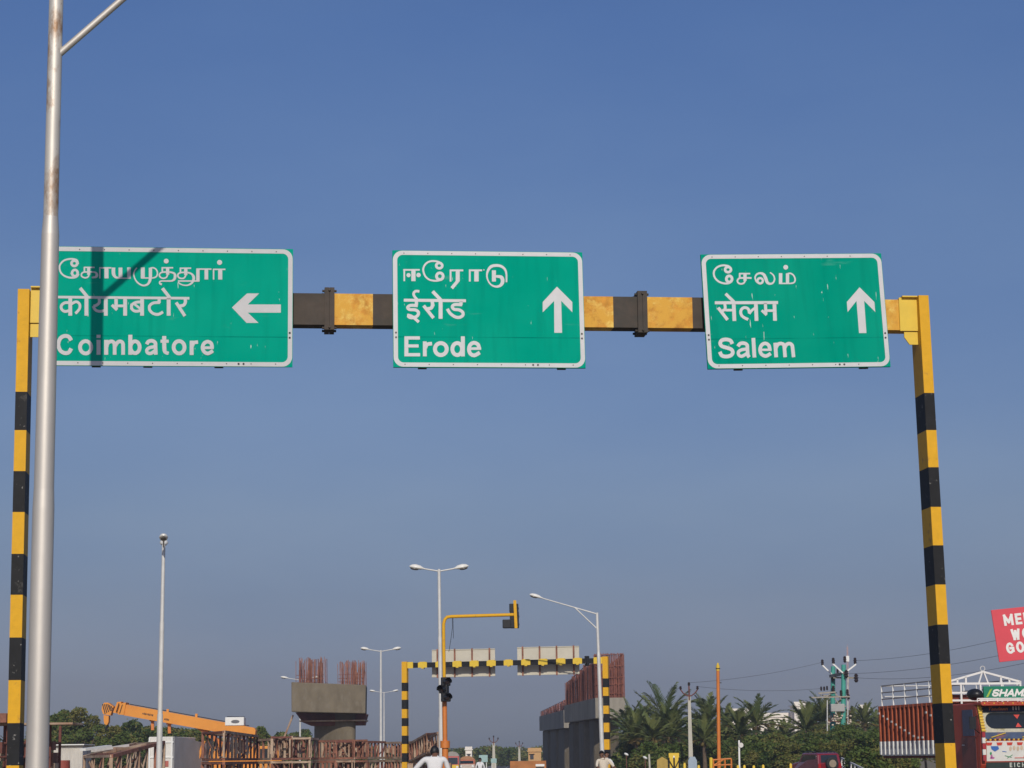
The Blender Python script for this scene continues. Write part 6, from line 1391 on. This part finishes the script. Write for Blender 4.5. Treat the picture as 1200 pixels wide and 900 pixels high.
# ---------------------------------------------------------------- people
skin = mat('brown_skin', (.16, .075, .042), .55, var=.08); hairm = mat('black_hair', (.008, .007, .007), .55); shirt = mat('white_shirt', (.72, .71, .70), .8, var=.04, scale=4, bump=.2); trous = mat('dark_trousers', (.035, .035, .045), .85, var=.1); cream = mat('cream_shirt', (.66, .58, .46), .8, var=.06); trous2 = mat('grey_trousers', (.10, .10, .11), .85)
def person(label, M, J, shirtm, trousm, long_sleeve=False, face_dir=(0, -1), group=None, hair_long=0):
    """J: joint name -> (x, y, z, radius); skin-modifier body, hair and clothes as children"""
    t = thing('person', label, 'person', M=M, group=group)
    names = list(J); idx = {n: i for i, n in enumerate(names)}
    E_ = [('pelvis', 'waist'), ('waist', 'chest'), ('chest', 'neck'), ('neck', 'head'), ('head', 'crown')]
    for s_ in 'LR': E_ += [('chest', 'sh' + s_), ('sh' + s_, 'el' + s_), ('el' + s_, 'wr' + s_), ('wr' + s_, 'palm' + s_), ('pelvis', 'hip' + s_), ('hip' + s_, 'kn' + s_), ('kn' + s_, 'an' + s_), ('an' + s_, 'toe' + s_)]
    vs = [J[n][:3] for n in names]; rs = [J[n][3] for n in names]; es = [(idx[a], idx[b]) for a, b in E_]
    for s_ in 'LR':       # five fingers rooted in each palm
        w = Vector(J['wr' + s_][:3]); p = Vector(J['palm' + s_][:3]); d = (p - w).normalized(); sd = d.cross(Vector((0, 1, 0)));
        if sd.length < .2: sd = d.cross(Vector((1, 0, 0)))
        sd.normalize(); cu = d.cross(sd).normalized()
        for k, (o, ln) in enumerate(((-.028, .06), (-.009, .072), (.010, .068), (.028, .052), (-.040, .05))):
            b0 = p + sd * o * (1 if k < 4 else 1.1) - d * (0 if k < 4 else .035); f1 = b0 + (d if k < 4 else (d - sd * .9).normalized()) * ln * .5; f2 = f1 + (d * .75 + cu * .5).normalized() * ln * .5
            i0 = len(vs); vs += [tuple(b0), tuple(f1), tuple(f2)]; rs += [.0095, .009, .007]; es += [(idx['palm' + s_], i0), (i0, i0 + 1), (i0 + 1, i0 + 2)]
    me = bpy.data.meshes.new('body'); me.from_pydata(vs, es, []); o = link(bpy.data.objects.new('body', me))
    sk = o.modifiers.new('skin', 'SKIN'); sk.use_smooth_shade = True
    for i, v in enumerate(me.skin_vertices[0].data): v.radius = (rs[i], rs[i]); v.use_root = (i == idx['pelvis'])
    o.modifiers.new('sub', 'SUBSURF').levels = 2
    bpy.context.view_layer.update(); me2 = bpy.data.meshes.new_from_object(o.evaluated_get(bpy.context.evaluated_depsgraph_get())); bpy.data.objects.remove(o)
    for m_ in (skin, shirtm, trousm, blackpl): me2.materials.append(m_)
    segs = [(a, b, 1) for a, b in (('pelvis', 'waist'), ('waist', 'chest'), ('chest', 'shL'), ('chest', 'shR'))] + [('chest', 'neck', 0), ('neck', 'head', 0), ('head', 'crown', 0)]
    for s_ in 'LR': segs += [('sh' + s_, 'el' + s_, 1), ('el' + s_, 'wr' + s_, 1 if long_sleeve else 0), ('wr' + s_, 'palm' + s_, 0), ('pelvis', 'hip' + s_, 2), ('hip' + s_, 'kn' + s_, 2), ('kn' + s_, 'an' + s_, 2), ('an' + s_, 'toe' + s_, 3)]
    V = {n: Vector(J[n][:3]) for n in names}
    nk = V['neck'].z - .05
    for p in me2.polygons:
        c = p.center; best = (9e9, 0)
        for a, b, mi in segs:
            ab = V[b] - V[a]; u = max(0, min(1, (c - V[a]).dot(ab) / max(ab.length_squared, 1e-9))); dd = (V[a] + ab * u - c).length - .02 * (mi > 0) - (J[a][3] * .5 + J[b][3] * .5)
            if dd < best[0]: best = (dd, mi)
        mi = best[1]
        if mi == 0 and c.z < nk and (Vector((c.x, c.y, 0)) - Vector((V['chest'].x, V['chest'].y, 0))).length < .24 and c.z > V['waist'].z: mi = 1
        p.material_index = mi; p.use_smooth = True
    body = link(bpy.data.objects.new('body', me2)); body.parent = t
    hd, crn = V['head'], V['crown']; fd = Vector((face_dir[0], face_dir[1], 0)).normalized(); sdv = Vector((-fd.y, fd.x, 0)); up = Vector((0, 0, 1))
    hc = hd.lerp(crn, .45)
    h = MB(); R3 = Matrix((( sdv.x, fd.x, 0), (sdv.y, fd.y, 0), (0, 0, 1)))
    h.ell(hc + up * .022 - fd * .02, (.094, .108, .118), M=R3, nu=18, nv=12)
    for v in h.v:      # trim the cap off the face
        q = v - hc
        if q.dot(fd) > .03 and q.z < .06: v -= fd * min(.12, q.dot(fd) - .0) * .9
    h.build('hair', hairm, t, world=False)
    f = MB()
    f.ell(hc + fd * .092 - up * .015, (.014, .02, .024), M=R3, nu=10, nv=6)
    for s_ in (-1, 1): f.ell(hc + sdv * s_ * .084 - up * .012, (.012, .022, .032), M=R3, nu=10, nv=6)
    f.build('face_features', skin, t, world=False)
    e = MB()
    for s_ in (-1, 1): e.ell(hc + fd * .082 + sdv * s_ * .032 + up * .012, (.011, .006, .007), M=R3, nu=8, nv=6)
    e.ell(hc + fd * .083 - up * .055, (.022, .006, .006), M=R3, nu=8, nv=6)
    e.build('eyes_and_mouth', mat('dark_features', (.03, .012, .012), .3), t, world=False)
    c = MB(); ch, nkv = V['chest'], V['neck']
    n = 18
    for i in range(n):
        a0, a1 = 2 * math.pi * i / n, 2 * math.pi * (i + 1) / n; r0, r1 = .085, .068; base = nkv - up * .045; tp_ = nkv - up * .0
        c.face([base + Vector((r0 * math.cos(a0), r0 * math.sin(a0), 0)), base + Vector((r0 * math.cos(a1), r0 * math.sin(a1), 0)), tp_ + Vector((r1 * math.cos(a1), r1 * math.sin(a1), 0)), tp_ + Vector((r1 * math.cos(a0), r1 * math.sin(a0), 0))])
    c.build('collar', shirtm, t, world=False)
    return t
def standing(h, elL, wrL, elR, wrR, hw=.2):
    k = h / 1.72; s = lambda x, y, z, r: (x * k, y * k, z * k, r * k)
    J = dict(pelvis=s(0, 0, .93, .125), waist=s(0, 0, 1.08, .125), chest=s(0, 0, 1.30, .145), neck=s(0, 0, 1.48, .058), head=s(0, 0, 1.56, .078), crown=s(0, 0, 1.655, .072))
    for sg, n, el, wr in ((-1, 'L', elL, wrL), (1, 'R', elR, wrR)):
        J['sh' + n] = s(sg * hw * .92, 0, 1.40, .066); J['el' + n] = s(*el, .05); J['wr' + n] = s(*wr, .031)
        e_, w_ = Vector(el), Vector(wr); d = (w_ - e_).normalized() * .085; J['palm' + n] = s(wr[0] + d.x, wr[1] + d.y, wr[2] + d.z, .034)
        J['hip' + n] = s(sg * .1, 0, .86, .095); J['kn' + n] = s(sg * .105, .01, .49, .068); J['an' + n] = s(sg * .11, 0, .08, .045); J['toe' + n] = s(sg * .12, -.15, .035, .034)
    return J
# man in white on the road, seen from behind, arm held away from his side
c = G(509.5, 45)
J = standing(1.84, (-.43, .05, 1.16), (-.30, .24, .95), (.285, .06, 1.12), (.25, .2, .92), .215)
k_ = 1.84 / 1.72
J['neck'] = (.0, .06, 1.475 * k_, .062); J['head'] = (.0, .13, 1.505 * k_, .085); J['crown'] = (.0, .16, 1.555 * k_, .085)
for n in ('toeL', 'toeR'): J[n] = (J[n][0], -J[n][1], J[n][2], J[n][3])
person('man in a white shirt seen from behind below the orange mast, elbow out', Matrix.Translation(c), J, shirt, trous, face_dir=(.35, 1))
c = G(562.5, 120)
person('dark haired walker in a white shirt far down the road', Matrix.Translation(c), standing(1.5, (-.27, 0, 1.15), (-.25, -.1, .92), (.27, 0, 1.15), (.25, -.1, .92)), shirt, trous, face_dir=(0, -1))
# two riders on a motorcycle
def riders():
    Y = 76; c = G(709.5, Y); M = Matrix.Translation(c) @ Matrix.Rotation(R_(16), 4, 'Z')
    bk = thing('motorcycle', 'motorcycle carrying two people in pale shirts below the right far gantry post', 'motorcycle', M=M)
    bl = lambda n, mb, m_, par=bk, **kw: mb.build(n, m_, par, world=False, **kw)
    for y in (-.62, .62):
        m = MB(); m.tube([(.3 * 0 + -.045, y, .3), (.045, y, .3)], .3, 24); w = bl('wheel', m, blackpl, bevel=.02); m = MB(); m.tube([(-.052, y, .3), (.052, y, .3)], .17, 16); bl('rim', m, galv, w)
    m = MB(); m.prism([(-.13, -.4, .72), (-.13, .05, .68), (-.13, .05, .88), (-.13, -.3, .95)], (.26, 0, 0)); bl('fuel_tank', m, mat('bike_red', (.3, .02, .02), .3), bevel=.05)
    m = MB(); m.prism([(-.12, .02, .72), (-.12, .75, .74), (-.12, .75, .86), (-.12, .02, .80)], (.24, 0, 0)); bl('seat', m, blackpl, bevel=.03)
    m = MB(); m.box((0, -.05, .42), (.28, .4, .34)); bl('engine', m, galv, bevel=.03)
    m = MB(); m.tube([(-.09, -.62, .3), (-.09, -.42, .95)], .025, 8); m.tube([(.09, -.62, .3), (.09, -.42, .95)], .025, 8); m.tube([(-.36, -.3, 1.02), (-.1, -.42, 1.0), (.1, -.42, 1.0), (.36, -.3, 1.02)], .016, 8); m.tube([(0, .62, .3), (0, .1, .4)], .03, 8); m.tube([(.14, .1, .3), (.16, .75, .38)], .04, 10); bl('fork_and_bars', m, galv)
    m = MB(); m.ell((0, -.55, .88), (.1, .09, .1)); bl('headlight', m, white)
    def seated(y, lean, hx, hands):
        J = dict(pelvis=(0, y, .93, .13), waist=(lean * .3, y - .02, 1.08, .125), chest=(lean * .7, y - .06, 1.29, .145), neck=(lean, y - .08, 1.46, .058), head=(lean + hx, y - .09, 1.54, .078), crown=(lean + hx * 1.5, y - .09, 1.635, .072))
        for sg, n in ((-1, 'L'), (1, 'R')):
            wx, wy, wz = hands; J['sh' + n] = (sg * .19 + lean * .8, y - .06, 1.38, .064); J['el' + n] = (sg * .31 + lean * .5, y - .2, 1.18, .05); J['wr' + n] = (sg * wx, wy + .05, wz + .02, .031); J['palm' + n] = (sg * wx, wy - .02, wz, .034)
            J['hip' + n] = (sg * .13, y - .06, .90, .095); J['kn' + n] = (sg * .24, y - .42, .74, .068); J['an' + n] = (sg * .21, y - .25, .36, .045); J['toe' + n] = (sg * .21, y - .38, .32, .034)
        return J
    person('front rider on the motorcycle, pale shirt, dark hair', M, seated(.12, -.1, -.02, (.31, -.32, 1.03)), cream, trous2, face_dir=(.1, -1))
    person('passenger behind on the motorcycle, leaning to the right in a pale shirt', M, seated(.5, .17, .02, (.24, .15, .98)), shirt, trous, face_dir=(.4, -1))
riders()

# ---------------------------------------------------------------- hazy air
def haze():
    m = bpy.data.materials.new('haze'); m.use_nodes = True; t = m.node_tree; t.nodes.clear(); o = t.nodes.new('ShaderNodeOutputMaterial'); v = t.nodes.new('ShaderNodeVolumePrincipled')
    v.inputs['Color'].default_value = (.86, .90, 1, 1); v.inputs['Density'].default_value = .0005; v.inputs['Anisotropy'].default_value = .2; t.links.new(v.outputs[0], o.inputs['Volume'])
    b = MB(); b.box((0, 200, 9), (420, 620, 20)); tag(b.build('haze', m), kind='stuff')
haze()
